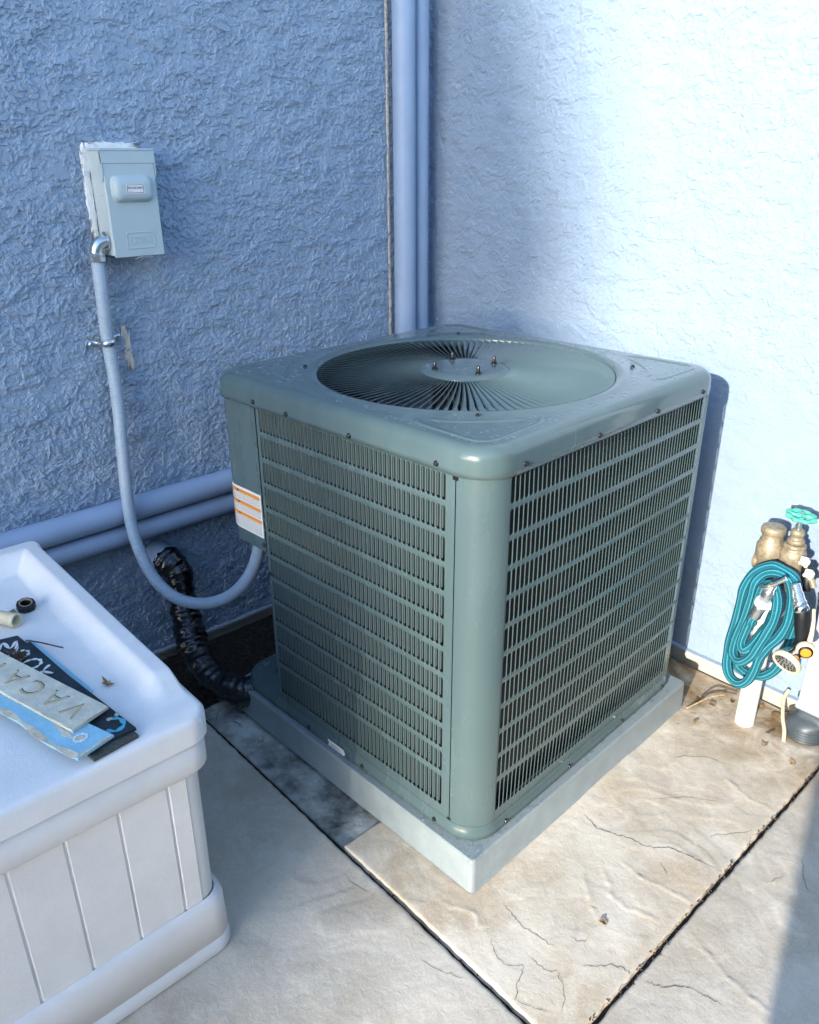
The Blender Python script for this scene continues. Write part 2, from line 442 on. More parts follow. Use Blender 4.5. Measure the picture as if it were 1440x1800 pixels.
def slab_height(X, Y):
    wx = X + .05 * perlin(X * 5, Y * 5, 3); wy = Y + .05 * perlin(X * 5, Y * 5, 4)
    h = .003 * perlin(X * 2.3, Y * 2.3, 5) + .0008 * perlin(wx * 9, wy * 9, 6)
    t = perlin(wx * 4.5 + 7, wy * 4.5, 8)            # faint slate ledges
    m = sstep(.0, .35, perlin(X * 2.7, Y * 2.7, 15) + .1)
    for th, s_ in ((-.25, .0010), (-.05, .0012), (.14, .0010), (.32, .0010)):
        h = h + s_ * m * sstep(th - .015, th + .015, t)
    t2 = perlin(wx * 13 + 3, wy * 13, 9)
    h = h + .0005 * sstep(-.02, .05, t2) + .0003 * perlin(X * 45, Y * 45, 10)
    for pl, d in CRACKS:
        if d < 0: continue
        for (a, b) in zip(pl[:-1], pl[1:]):
            ax, ay = a; bx, by = b
            jx = X + .008 * perlin(X * 60, Y * 60, 21); jy = Y + .008 * perlin(X * 60, Y * 60, 22)
            L2 = (bx - ax) ** 2 + (by - ay) ** 2
            t_ = np.clip(((jx - ax) * (bx - ax) + (jy - ay) * (by - ay)) / L2, 0, 1)
            dd = np.hypot(jx - ax - t_ * (bx - ax), jy - ay - t_ * (by - ay))
            h = h + .0012 * np.exp(-(dd / .004) ** 2)
    return h - .0015

def grid_mesh(name, us, vs, fn, material, skirt=None):
    U, V = np.meshgrid(us, vs, indexing='ij')
    co = fn(U, V)                                   # (nu,nv,3)
    nu, nv = U.shape
    idx = np.arange(nu * nv).reshape(nu, nv)
    q = np.stack([idx[:-1, :-1], idx[1:, :-1], idx[1:, 1:], idx[:-1, 1:]], -1).reshape(-1, 4)
    verts = co.reshape(-1, 3)
    if skirt is not None:
        b = np.concatenate([idx[:, 0], idx[-1, 1:], idx[::-1, -1][1:], idx[0, ::-1][1:-1]])
        low = verts[b].copy(); low[:, 2] = skirt
        n0 = len(verts); verts = np.concatenate([verts, low])
        k = len(b); j = np.arange(k)
        sq = np.stack([b, n0 + j, n0 + (j + 1) % k, b[(j + 1) % k]], -1)
        q = np.concatenate([q, sq])
    me = bpy.data.meshes.new(name)
    me.vertices.add(len(verts)); me.vertices.foreach_set('co', verts.ravel().astype('f4'))
    me.loops.add(q.size); me.loops.foreach_set('vertex_index', q.ravel().astype('i4'))
    me.polygons.add(len(q)); me.polygons.foreach_set('loop_start', np.arange(0, q.size, 4).astype('i4'))
    me.polygons.foreach_set('loop_total', np.full(len(q), 4, 'i4'))
    me.polygons.foreach_set('use_smooth', np.ones(len(q), bool))
    me.update(); me.validate()
    me.materials.append(material)
    return me

def axis(a, b, fa, fb, fine, coarse=.15):
    """positions from a to b, fine step inside [fa,fb]"""
    out = []
    if fa > a: out += list(np.linspace(a, fa, max(2, int((fa - a) / coarse)), endpoint=False))
    out += list(np.arange(max(a, fa), min(b, fb), fine))
    if fb < b: out += list(np.linspace(fb, b, max(2, int((b - fb) / coarse))))
    else: out.append(b)
    return np.array(out)

def slab(x0, x1, y0, y1, material, fine=.005):
    def fn(U, V):
        h = slab_height(U, V)
        e = np.minimum(np.minimum(U - x0, x1 - U), np.minimum(V - y0, y1 - V))
        h = h - .0012 * np.exp(-(e / .003) ** 2) - .0003 * np.exp(-(e / .03) ** 2)
        jit = .003 * perlin(U * 40, V * 40, 31)
        U2 = np.where((U > x0 + 1e-4) & (U < x1 - 1e-4), U, U + jit); V2 = np.where((V > y0 + 1e-4) & (V < y1 - 1e-4), V, V + jit)
        return np.stack([U2, V2, h], -1)
    me = grid_mesh('concrete_slab', axis(x0, x1, max(x0, .3), min(x1, 2.1), fine), axis(y0, y1, max(y0, -2.0), y1, fine), fn, material, -.06)
    return link('concrete_slab', me, ground)
slab(1.022, 1.650, -1.243, -.012, MT['slab'])                 # under and in front of the unit
slab(1.662, 3.6, -1.243, -.012, MT['slab_grey'])
slab(-.0 + .02, 1.650, -3.4, -1.256, MT['slab_grey'])
slab(1.662, 3.6, -3.4, -1.256, MT['slab_grey'])
def strip_fn(U, V):
    return np.stack([U, V, -.022 + .008 * perlin(U * 9, V * 9, 41) + .004 * perlin(U * 35, V * 35, 42)], -1)
st = link('edging_strip', grid_mesh('edging_strip', np.arange(.33, 1.016, .006), np.arange(-1.238, -1.0, .006), strip_fn, MT['strip'], -.06), ground)
j = MB().box((.02, -1.2565, -.05), (3.6, -1.2425, -.018)).box((1.6495, -3.4, -.05), (1.6625, -1.257, -.0185)).box((1.6495, -1.242, -.05), (1.6625, -.012, -.0182)).build('joint_filling', MT['joint'], ground)

# dirt-filled cracks in the concrete
g = random.Random(17)
for pl, d in CRACKS:
    if d > 0: continue
    P_ = spline([(x, y, 0) for x, y in pl], 9); A_ = []; B_ = []
    jit_ = 0.0
    for i, p in enumerate(P_):
        t = (P_[min(i + 1, len(P_) - 1)] - P_[max(i - 1, 0)]).normalized(); nn = Vector((-t.y, t.x, 0))
        jit_ = jit_ * .6 + g.gauss(0, .0016); e = min(1, i / 4, (len(P_) - 1 - i) / 4)
        w = (.0002 + abs(d) * .09 * (.3 + g.random())) * (.2 + .8 * e)
        for (L, sg) in ((A_, 1), (B_, -1)):
            q = p + nn * (jit_ + sg * w)
            z = float(slab_height(np.array([q.x]), np.array([q.y]))[0])
            L.append((q.x, q.y, z + .0009))
    MB().rings([A_, B_], False, False, False, False).build('crack', MT['joint'], ground)

# ------------------------------------------------------------------ walls
def stucco_h(U, V, seed, amp, crumbs):
    """trowelled dash coat: overlapping flat ledges with broken edges, patches of crumbs"""
    j1 = perlin(U * 115, V * 115, seed + 11); j2 = perlin(U * 115, V * 115, seed + 12)
    wx = U + .022 * perlin(U * 15, V * 15, seed + 1) + .0045 * j1 + .004 * perlin(U * 48, V * 48, seed + 15)
    wy = V + .014 * perlin(U * 15, V * 15, seed + 2) + .0045 * j2 + .004 * perlin(U * 48, V * 48, seed + 16)
    m = perlin(U * 5, V * 5, seed + 3)
    n = perlin(wx * 13, wy * 25, seed + 4) + .55 * perlin(wx * 33, wy * 50, seed + 5)
    led = 0
    for th in (-.30, -.02, .27): led = led + sstep(th - .012, th + .012, n)
    n2 = perlin(wx * 72 + 9, wy * 80, seed + 6) + .35 * perlin(wx * 130, wy * 130, seed + 7)
    cr = sstep(.04, .08, n2) * sstep(-.32, -.10, m + .6 * perlin(U * 14, V * 14, seed + 17))
    n4 = perlin(U * 82 + 4, V * 90, seed + 18) + .4 * j2
    cr = np.maximum(cr, .7 * sstep(.16, .22, n4))
    rough = .5 * j1 + .5 * perlin(U * 185, V * 185, seed + 8)
    return amp * (.5 * led + crumbs * cr + .09 * rough) + .0010 * perlin(U * 6, V * 6, seed + 9)
def wallA(U, V):      # x = 0 plane, U along y, V along z
    return np.stack([stucco_h(U, V, 50, .0046, .75) - .0065, U, V], -1)
def wallB(U, V):      # y = 0 plane, U along x
    fade = .35 + .65 * sstep(-.3, .4, perlin(U * 2.2, V * 2.2, 90) + .5 * (V - .6))
    return np.stack([U, .006 - stucco_h(U, V, 70, .0028, .45) * fade, V], -1)
def facets(me_):
    me_.polygons.foreach_set('use_smooth', np.zeros(len(me_.polygons), bool)); return me_
left_wall = link('house_wall', facets( grid_mesh('house_wall', axis(-5.0, 0.006, -1.72, 0.006, .0026, .1), axis(.012, 2.75, .012, 1.92, .0026, .1), wallA, MT['stucco'])))
tag(left_wall, 'blue grey textured stucco wall carrying the disconnect box and the horizontal pipes', 'wall')
right_wall = link('house_wall', facets(grid_mesh('house_wall', axis(-.02, 2.4, -.02, 1.66, .0032, .1), axis(.047, 2.75, .047, 1.92, .0032, .1), wallB, MT['stucco'])))
tag(right_wall, 'pale sunlit stucco wall behind the hose and the garden valve', 'wall')
# normals of wall B must face -y
me = right_wall.data
MB().box((-.004, -5.0, .004), (.012, 0, .0118)).build('weep_screed', MT['metal_strip'], left_wall)
MB().box((-.08, -5.0, -.05), (-.006, 0, .0039)).build('foundation', MT['found'], left_wall)
MB().box((.0, -.010, .0395), (2.4, .004, .0465)).build('weep_screed', MT['metal_strip'], right_wall)
MB().box((.0, .001, -.05), (2.4, .08, .0392)).build('foundation', MT['found'], right_wall)


# bare patches left where old fittings were taken off
def ragged(name, parent, cx_, cz_, hw, hh, mat_, seed, axis_='x', off=.006, n=46, dome=.003, noise=.3):
    g = random.Random(seed); P = []
    for k in range(n):
        a = 2 * math.pi * k / n
        ca, sa = math.cos(a), math.sin(a)
        e = 1 / max(abs(ca), abs(sa)) ** .8
        rr = e * (1 + noise * (g.random() - .5))
        P.append((cx_ + hw * ca * rr, cz_ + hh * sa * rr))
    def co(p, d):
        return (off + d, p[0], p[1]) if axis_ == 'x' else (p[0], -off - d, p[1])
    l0 = [co(p, -.006) for p in P]; l1 = [co(p, dome * .6) for p in P]
    l2 = [co((cx_ + (p[0] - cx_) * .8, cz_ + (p[1] - cz_) * .8), dome * (1 + .5 * (g.random() - .5))) for p in P]
    mb = MB().rings([l0, l1, l2], True, False, False, True)
    mb.add(l2, [tuple(range(n))], False)
    return mb.build(name, mat_, parent)
ragged('bare_patch', left_wall, -1.150, .975, .010, .05, MT['stucco_bare'], 3, off=-.0002, noise=.9, dome=.0004, n=34)
ragged('bare_patch', left_wall, -1.155, 1.030, .008, .025, MT['stucco_bare'], 4, off=-.0002, noise=.9, dome=.0004, n=26)
# rough bare edge beside the tall pipes
mb = MB(); g = random.Random(5)
for k in range(120):
    z = .6 + k * .011
    w = .0001 + .0012 * g.random()
    mb.bevbox((-.002, -.196 - w, z), (.003 + .003 * g.random(), -.188, z + .0115), .0012)
o = mb.build('bare_edge', mat('rough_edge_coat', (.56, .51, .45), .9, var=.3, vscale=80), left_wall); tag(o, kind='stuff')

# unseen light blockers added: conifer (soft edge), fence end (crisp edge), wall (dims sky)
DT = 32.0
tz = DT * n_ * math.tan(el)                              # height on the tree that shades the ground here
tx = .64 + SUN_AZ_X * DT
SL = .12
HT = tz + 10.5
tree = empty('shade_conifer', (tx - SL * 10.5, -DT, 0))  # unseen, added and tapered to fit the slanted soft shade edge
tag(tree, 'unseen tall narrow conifer added far behind the camera to cast the soft shade', 'tree')
MB().lathe([(.45, -.03), (.35, 2.0), (.3, 4.0)], None, 12).build('trunk', MT['darktwig'], tree)
g = random.Random(70); lo = []
for k in range(70):
    z = 1.6 + (HT - 1.6) * k / 69.0
    r = max(.03, (HT - z) * SL) * (1 + .03 * g.gauss(0, 1)) + (.05 if k % 2 else -.03)
    lo.append([(r * (1 + .05 * g.gauss(0, 1)) * math.cos(2 * math.pi * j_ / 40), r * (1 + .05 * g.gauss(0, 1)) * math.sin(2 * math.pi * j_ / 40), z) for j_ in range(40)])
MB().rings(lo, True, True, True, False).build('crown', MT['needles'], tree)
nh = empty('sky_blocker_house', (3.7, -4.6, -.03))  # unseen, added to cut the sky light from this side
MB().box((0, 0, 0), (6, 8.0, 2.3)).build('wall', MT['render'], nh)
tag(nh, 'unseen plain rendered house wall added across the side yard to block sky light', 'house')
fx = 1.600 + SUN_AZ_X * 2.5
fe = empty('shade_fence', (fx, -2.5, -.03))  # unseen, added to throw the near straight shade edge
for k in range(8):
    MB().bevbox((k * .142, -.012, .03), (k * .142 + .139, .012, 1.9), .003).build('board', MT['fence'], fe)
MB().bevbox((-.002, -.06, .4), (1.13, -.0125, .49), .004).build('rail', MT['fence'], fe)
MB().bevbox((-.002, -.06, 1.5), (1.13, -.0125, 1.59), .004).build('rail', MT['fence'], fe)
tag(fe, 'unseen weathered board fence added behind the camera to cast the crisp shade edge', 'fence')

# ------------------------------------------------------------------ painted pipes
def pipe(path, rad, label, couplings=()):
    p = MB().tube(path, rad, 28, True).build('painted_pipe', MT['pipe'])
    tag(p, label, 'pipe', 'painted pipes on the wall')
    for (q, d, l) in couplings:
        M_ = align(q, d)
        MB().lathe([(rad * .99, -l), (rad * 1.1, -l + .002), (rad * 1.1, l - .002), (rad * .99, l)], M_, 28, False).build('coupling', MT['pipe'], p)
    return p
pipe([(.044, -.160, .62), (.044, -.159, 1.2), (.044, -.158, 2.74)], .0365, 'wider of the two upright painted pipes in the wall corner')
pipe([(.034, -.080, .62), (.034, -.080, 1.2), (.034, -.079, 2.74)], .0285, 'thinner of the two upright painted pipes in the wall corner')
pipe([(.042, -5.0, .510), (.042, -1.6, .526), (.042, -.9, .533), (.042, -.32, .537)], .0365, 'upper of the two horizontal painted pipes along the left wall')
pipe([(.036, -5.0, .438), (.036, -1.6, .454), (.036, -.9, .457), (.036, -.30, .460)], .031, 'lower of the two horizontal painted pipes along the left wall')

# ------------------------------------------------------------------ equipment pad
PADH = .0825
pad = empty('equipment_pad', (1.3122, -1.1208, 0), .0336)
tag(pad, 'grey wet composite slab under the air conditioner', 'pad')
def shift(L, x, y): return [(a + x, b + y, c) for a, b, c in L]
loops = []
for (ins, z, r) in ((-.004, .0, .012), (0, .004, .012), (.002, PADH - .008, .012), (.0035, PADH - .003, .011), (.007, PADH, .010)):
    loops.append(shift(rsq(.46 - ins, r, z, 4), -.46, .46))
MB().rings(loops, True, True, True, True).build('slab_body', MT['pad'], pad)

def droplets(name, parent, spots, zf, seed):
    g = random.Random(seed); mb = MB()
    kept = []
    for (x, y, r, e, a) in spots:
        if any((x - p[0]) ** 2 + (y - p[1]) ** 2 < (r * e + p[2]) ** 2 for p in kept): continue
        kept.append((x, y, r * e))
        n = 10 if r > .003 else 7; h = r * (.5 if r > .003 else .65)
        z = zf(x, y)
        ca, sa = math.cos(a), math.sin(a); loops_ = []
        wob = [1 + .18 * (g.random() - .5) for _ in range(n)]
        for (k, hh) in ((1.0, -.0003), (.97, .18), (.8, .6), (.5, .9), (.2, 1.0)):
            l = []
            for j_ in range(n):
                t = 2 * math.pi * j_ / n
                lx, ly = r * e * k * wob[j_] * math.cos(t), r * k * wob[j_] * math.sin(t)
                l.append((x + ca * lx - sa * ly, y + sa * lx + ca * ly, z + (hh if hh < 0 else h * hh)))
            loops_.append(l)
        mb.rings(loops_, True, False, True, True)
    o_ = mb.build(name, MT['water'], parent); tag(o_, kind='stuff'); return o_
sp = []; g = random.Random(8)
for k in range(240):
    if g.random() < .6:   x, y = -g.random() ** 1.3 * .5, .006 + g.random() * .026
    else:                 x, y = -.006 - g.random() * .03, g.random() ** 1.5 * .5
    if k > 190: x, y = -.008 - g.random() * .05, .008 + g.random() * .05
    r = .0016 + .0062 * g.random() ** 2.5
    sp.append((x, y, r, 1 + .5 * g.random(), g.random() * 3.14))
for k in range(26):
    sp.append((-.010 - g.random() * .02, .05 + g.random() * .82, .003 + .0035 * g.random(), 1.3 + 1.0 * g.random(), 1.2 + g.random()))
droplets('water_droplets', pad, sp, lambda x, y: PADH, 4)

# ------------------------------------------------------------------ air conditioner
ACX, ACY, ACR = .830903, -.676547, .0456
Z0 = PADH
ac = empty('air_conditioner', (ACX, ACY, Z0), ACR)
tag(ac, 'square grey green air conditioner condenser with louvred sides and a round fan grille on top', 'air conditioner')
H = .435; RC = .07
zb, zt = .1175 - Z0, .934 - Z0                      # panel bottom and top, local
TOP = .988 - Z0
# base pan
loops = [rsq(H + i, RC + i, z, 8) for (i, z) in ((.002, .0005), (.007, .004), (.007, .020), (.004, .024), (.001, zb))]
MB().rings(loops, True, True, True, True).build('base_pan', MT['ac'], ac)
# dark inner shell and coil
def shell(h, r, z0_, z1_, t):
    a = rsq(h, r, z0_, 6); b = rsq(h, r, z1_, 6); c = rsq(h - t, r, z1_, 6); d = rsq(h - t, r, z0_, 6)
    return MB().rings([a, b, c, d, a], True, False, False, True)
MB().box((-.25, -H + .024, zb + .002), (H - .046, -H + .046, zt - .004)).box((H - .046, -H + .047, zb + .002), (H - .024, H - .03, zt - .004)).build('coil', MT['coil'], ac)
MB().lathe([(.384, TOP - .02), (.384, .62), (.39, .45), (.39, .06), (.01, .05)], None, 40, False).build('fan_shroud', MT['ac_dark'], ac)

PITCH_L, PITCH_R = .01305, .0136
ROWS = [(.926 - k * .0636 - .0525, .926 - k * .0636) for k in range(11)] + [(.143, .2245)]
ROWS = [(a - Z0, b - Z0) for a, b in ROWS]
def bulge(y, z):
    return .011 * max(0.0, math.cos(y / .80 * math.pi)) * math.sin(math.pi * min(1, max(0, (z - zb) / (zt - zb)))) ** .6
def mapL(u, v, d): return (u, -H + d, v)
def mapR(u, v, d): return (H + bulge(u, v) - d, u, v)
def louver_sheet(mp, u0, u1, c0, ncol, pitch, sw, sgn):
    """sheet with round-ended slots; u to the right as seen from outside when sgn>0"""
    mb = MB(); dth = .0012
    vb = [zb]
    rows = sorted(ROWS)
    for a, b in zip(rows[:-1], rows[1:]): vb.append((a[1] + b[0]) / 2)
    vb.append(zt)
    def q(pts, d=0): return [mp(u, v, d) for u, v in pts]
    cend = c0 + ncol * pitch
    for i, (s0, s1) in enumerate(rows):
        v0, v1 = vb[i], vb[i + 1]
        nn = 3
        for (a, b) in ((u0, c0), (cend, u1)):
            mb.add(q([(a, v0), (b, v0), (b, v1), (a, v1)]), [(0, 1, 2, 3)])
        for c in range(ncol):
            a = c0 + c * pitch; b = a + pitch; m_ = (a + b) / 2; hw = sw / 2; r = hw * .92
            inner = []
            for (cx_, cy_, a0) in ((m_ + hw - r, s1 - r, 0), (m_ - hw + r, s1 - r, 90), (m_ - hw + r, s0 + r, 180), (m_ + hw - r, s0 + r, 270)):
                for k in range(nn + 1):
                    t = R(a0 + 90 * k / nn); inner.append((cx_ + r * math.cos(t), cy_ + r * math.sin(t)))
            outer = [(b, v1), (a, v1), (a, v0), (b, v0)]
            vs = q(outer) + q(inner, .0007) + q([(m_ + (p - m_) * .93, w) for p, w in inner], dth)
            fs = []; ni = len(inner)
            for k in range(4):
                base = 4 + k * (nn + 1)
                for t in range(nn): fs.append((k, base + t, base + t + 1))
                k2 = (k + 1) % 4; fs.append((k, base + nn, 4 + ((k + 1) * (nn + 1)) % ni, k2))
            mb.add(vs, fs)
            b0 = len(mb.v) - 2 * ni
            for t in range(ni):
                t2 = (t + 1) % ni
                mb.f.append((b0 + t, b0 + ni + t, b0 + ni + t2, b0 + t2)); mb.sm.append(True)
    return mb
CL0 = -.2475; NL = 45; SWL = .0110
CR0 = -.3655; NR = 55; SWR = .0114
louver_sheet(mapL, -.2555, .3625, CL0, NL, PITCH_L, SWL, 1).build('louvered_panel', MT['ac'], ac)
pr = louver_sheet(mapR, -.3665, .395, CR0, NR, PITCH_R, SWR, 1)
pr_o = pr.build('louvered_panel', MT['ac'], ac)
# rounded corner panels
def arcpanel(cx_, cy_, a0, a1, z0_, z1_, extra0=None, extra1=None, n=14):
    P = []
    if extra0: P.append(extra0)
    for k in range(n + 1):
        t = R(a0 + (a1 - a0) * k / n); P.append((cx_ + RC * math.cos(t), cy_ + RC * math.sin(t)))
    if extra1: P.append(extra1)
    def inn(p, d):
        l = math.hypot(p[0] - cx_, p[1] - cy_) or 1
        return (p[0] - (p[0] - cx_) / l * d, p[1] - (p[1] - cy_) / l * d)
    zs = [z0_, (z0_ + z1_) / 2, z1_]
    mb = MB().rings([[(x, y, z) for x, y in P] for z in zs], False)
    mb.rings([[(*inn(p, .0015), zs[0]) for p in P], [(x, y, zs[0]) for x, y in P]], False)
    mb.rings([[(x, y, z1_) for x, y in P], [(*inn(p, .0015), z1_) for p in P]], False)
    return mb
arcpanel(H - RC, -(H - RC), -90, 0, zb, zt).build('corner_panel', MT['ac'], ac)
arcpanel(H - RC, H - RC, 18, 90, zb, zt, (H, H - RC + .0), (0, H)).build('corner_panel', MT['ac'], ac)
MB().add([(0, H, zb), (-H, H, zb), (-H, H, zt), (0, H, zt)], [(0, 1, 2, 3)]).build('back_panel', MT['ac'], ac)
MB().add([(-H, H, zb), (-H, -.22, zb), (-H, -.22, zt), (-H, H, zt)], [(0, 1, 2, 3)]).build('side_panel', MT['ac'], ac)
ZS = .556 - Z0
arcp = []
sv = arcpanel(-(H - RC), -(H - RC), 270, 180, ZS, zt, (-.2595, -H), (-H, -.22))
service = sv.build('service_panel', MT['ac'], ac)
# pressed diagonal crease of the service panel
# bottom plate of the control compartment and the recessed valve corner under it
MB().add([(-.2595, -H + .001, ZS), (-H + .03, -H + .03, ZS), (-H + .001, -.22, ZS), (-.2595, -.22, ZS)], [(0, 1, 2, 3)]).build('compartment_floor', MT['ac'], ac)
MB().box((-.262, -H + .004, zb), (-.2595, -.22, ZS)).box((-H + .004, -.2225, zb), (-.2625, -.2195, ZS)).build('valve_recess', MT['ac'], ac)
# warning label on the service panel
def wrap(s_, z, off):
    """s_: distance along service panel leftwards from its right edge"""
    L1 = .365 - .2595
    if s_ < L1: return (-.2595 - s_, -H - off, z)
    a = (s_ - L1) / RC
    return (-(H - RC) - (RC + off) * math.sin(a), -(H - RC) - (RC + off) * math.cos(a), z)
def wraprect(s0, s1, z0_, z1_, off, mat_, name, parent, n=14, holes=None):
    a = [wrap(s0 + (s1 - s0) * k / n, z0_, off) for k in range(n + 1)]; b = [wrap(s0 + (s1 - s0) * k / n, z1_, off) for k in range(n + 1)]
    return MB().rings([a, b], False).build(name, mat_, parent)
wl = wraprect(.004, .150, .592 - Z0, .708 - Z0, .0008, MT['white'], 'warning_label', service)
for k in range(3):
    zc = .697 - .031 * k - Z0
    wraprect(.008, .146, zc - .005, zc + .004, .0014, MT['orange'], 'orange_band', wl)
    wraprect(.098, .104, zc - .003, zc + .002, .0020, MT['black'], 'warning_mark', wl, 2)
lines = MB(); g = random.Random(2)
for k in range(3):
    for t in range(4 if k < 2 else 7):
        zc = .697 - .031 * k - .0085 - t * .0048 - Z0
        s_ = .010
        while s_ < .14:
            w = .004 + .010 * g.random(); e = min(s_ + w, .143)
            lines.add([wrap(s_, zc, .0014), wrap(e, zc, .0014), wrap(e, zc + .0018, .0014), wrap(s_, zc + .0018, .0014)], [(0, 1, 2, 3)])
            s_ = e + .0022
o = lines.build('small_print', MT['ink'], wl); tag(o, kind='stuff')

# louvers: pressed vertical vanes hinged at the left edge of each slot
def louver_mesh(sw):
    mb = MB(); n = 4
    pts = []
    for k in range(n + 1):
        t = k / n
        pts.append((-.0040 + .0054 * t, .0016 + .0040 * t - .0005 * math.sin(math.pi * t)))
    l = []
    for z in (0, .5, 1): l.append([(x, d, z - .5) for x, d in pts])
    mb.rings(l, False, False, False, True)
    return mb
lv = louver_mesh(SWL)
MT['vane'] = mat('grey_green_vane', ACC, .32, spec=.5)
lv_me = lv.mesh('louver', MT['vane'])
lr_b = MB().rings([[(x, d_, z - .5) for x, d_ in ((-.0011, .0013), (-.0003, .0016), (.0003, .0022), (.0006, .0030))] for z in (0, .5, 1)], False)
lr_me = lr_b.mesh('louver', MT['vane'])
items = []
for (s0, s1) in ROWS:
    for c in range(NL):
        u = CL0 + (c + .5) * PITCH_L - SWL / 2
        items.append(('L', u, s0, s1))
    for c in range(NR):
        u = CR0 + (c + .5) * PITCH_R - SWR / 2
        items.append(('R', u, s0, s1))
def lmat(it):
    k, u, s0, s1 = it; zc = (s0 + s1) / 2 + .0036; hh = (s1 - s0) + .0005
    if k == 'L': Mx = Matrix.Translation((u, -H, zc)) @ Matrix.Diagonal((1, 1, hh, 1))
    else: Mx = Matrix.Translation((H + bulge(u, zc), u, zc)) @ Matrix.Rotation(R(90), 4, 'Z') @ Matrix.Diagonal((1, 1, hh, 1))
    return Mx
camL = (Matrix.Translation((ACX, ACY, Z0)) @ Matrix.Rotation(ACR, 4, 'Z')).inverted() @ Vector((2.135, -2.0429, 1.4422))
items.sort(key=lambda it: (lmat(it).translation - camL).length)
rest = MB()
for i, it in enumerate(items):
    Mx = lmat(it)
    if i < 300:
        o = link('louver', lv_me if it[0] == 'L' else lr_me, ac); o.matrix_local = Mx
    else:
        src_ = lv if it[0] == 'L' else lr_b
        rest.add([tuple(Mx @ Vector(q)) for q in src_.v], src_.f, True)
o = rest.build('louvers', MT['vane'], ac); tag(o, kind='stuff')

# lid
N = 20
def lidloop(ins, z):
    return rsq(H + .007 - ins, RC + .007 - ins * .8, z, 12, None, 36)
ZL = .931 - Z0
loops = [lidloop(.004, ZL), lidloop(0, ZL), lidloop(0, ZL + .012), lidloop(.001, TOP - .026)]
FR = .024
for k in range(1, 9):
    a = R(90 * k / 8); loops.append(lidloop(.001 + FR * (1 - math.cos(a)), TOP - .026 + FR * math.sin(a) + .002 * k / 8))
base = loops[-1]
def circ(r, z): return [(r * math.cos(math.atan2(p[1], p[0])), r * math.sin(math.atan2(p[1], p[0])), z) for p in base]
mid = [tuple(.5 * (a + b) for a, b in zip(p, q)) for p, q in zip(base, circ(.386, TOP + .0005))]
loops += [mid, circ(.385, TOP + .0005), circ(.378, TOP + .003), circ(.371, TOP + .0035), circ(.364, TOP + .001), circ(.3565, TOP - .001), circ(.3545, TOP - .004), circ(.3545, TOP - .024)]
lid = MB().rings(loops, True).build('lid', MT['ac_lid'], ac)
# raised beads in the four corners
def bead(pts):
    P_ = spline(pts, 6); mb = MB(); n = 8; lp = []
    for i, p in enumerate(P_):
        t = (P_[min(i + 1, len(P_) - 1)] - P_[max(i - 1, 0)]).normalized(); w = Vector((-t.y, t.x, 0))
        e = min(1, i / 5, (len(P_) - 1 - i) / 5)
        lp.append([tuple(p + w * (.0065 * math.cos(math.pi * k / n)) + Vector((0, 0, .0026 * math.sin(math.pi * k / n) * e - .0004))) for k in range(n + 1)])
    return mb.rings(lp, False, False, False, True)
bp_ = [(.20, -.372), (.235, -.392), (.31, -.396), (.365, -.396), (.386, -.386), (.396, -.365), (.396, -.31), (.392, -.235), (.372, -.20)]
for k in range(4):
    a = R(90 * k); pts = [(x * math.cos(a) - y * math.sin(a), x * math.sin(a) + y * math.cos(a), TOP) for x, y in bp_]
    bead(pts).build('raised_bead', MT['ac_lid'], lid)
    # second inner bead bending round the ring
    q2 = [(.215, -.36), (.25, -.352), (.30, -.31), (.345, -.255), (.357, -.222)]
    pts = [(x * math.cos(a) - y * math.sin(a), x * math.sin(a) + y * math.cos(a), TOP) for x, y in q2]
    bead(pts).build('raised_bead', MT['ac_lid'], lid)

# fan grille
grille = MB()
hub = [(.004, TOP + .004), (.082, TOP + .0035), (.096, TOP + .002), (.103, TOP - .002), (.1075, TOP - .003), (.1085, TOP - .006), (.105, TOP - .02)]
grille.lathe(hub, None, 64, False)
grille.add([(.004 * math.cos(2 * math.pi * k / 12), .004 * math.sin(2 * math.pi * k / 12), TOP + .004) for k in range(12)], [tuple(range(12))])
grille.lathe([(.3535, TOP - .005), (.3535, TOP - .0195), (.350, TOP - .0195), (.350, TOP - .018)], None, 96, False)
fan_grille = grille.build('fan_grille', MT['ac_lid'], ac)
NB = 112
bm_ = MB(); l1 = []; l2 = []; l2b = []; l3 = []; l4 = []
for k in range(9):
    t = k / 8; r = .104 + (.3525 - .104) * t
    sw_ = .012 * math.sin(t * math.pi * .5)           # slight sweep
    tilt = .0018 + .0040 * t
    dep = .0060
    zt_ = TOP - .003 - .0025 * math.sin(math.pi * t)
    hook = .004 * max(0, (t - .93) / .07)
    l1.append((r, sw_ + tilt + hook, zt_)); l2.append((r, sw_ + tilt + .0010 + .0006 * t + hook, zt_ - .0002)); l2b.append((r, sw_ + tilt + .0010 + .0003 * t + hook, zt_ - .0010))
    l3.append((r, sw_ - tilt + .0011, zt_ - dep)); l4.append((r, sw_ - tilt, zt_ - dep))
bm_.rings([l1, l2, l2b, l3, l4, l1], False, False, False, False)
bl_me = bm_.mesh('grille_blade', MT['ac_lid'])
for k in range(NB):
    o = link('grille_blade', bl_me, fan_grille); o.rotation_euler = (0, 0, 2 * math.pi * k / NB)
def bolt(p, parent, name='bolt'):
    mb = MB(); M_ = Matrix.Translation(p)
    mb.lathe([(.0085, 0), (.0085, .0015), (.0066, .0016)], M_, 14, True)
    mb.lathe([(.0066, .0014), (.0066, .0065), (.0055, .0075)], M_, 6, True, False)
    mb.lathe([(.0038, .007), (.0038, .017), (.0030, .0182)], M_, 10, True)
    return mb.build(name, MT['screw'], parent)
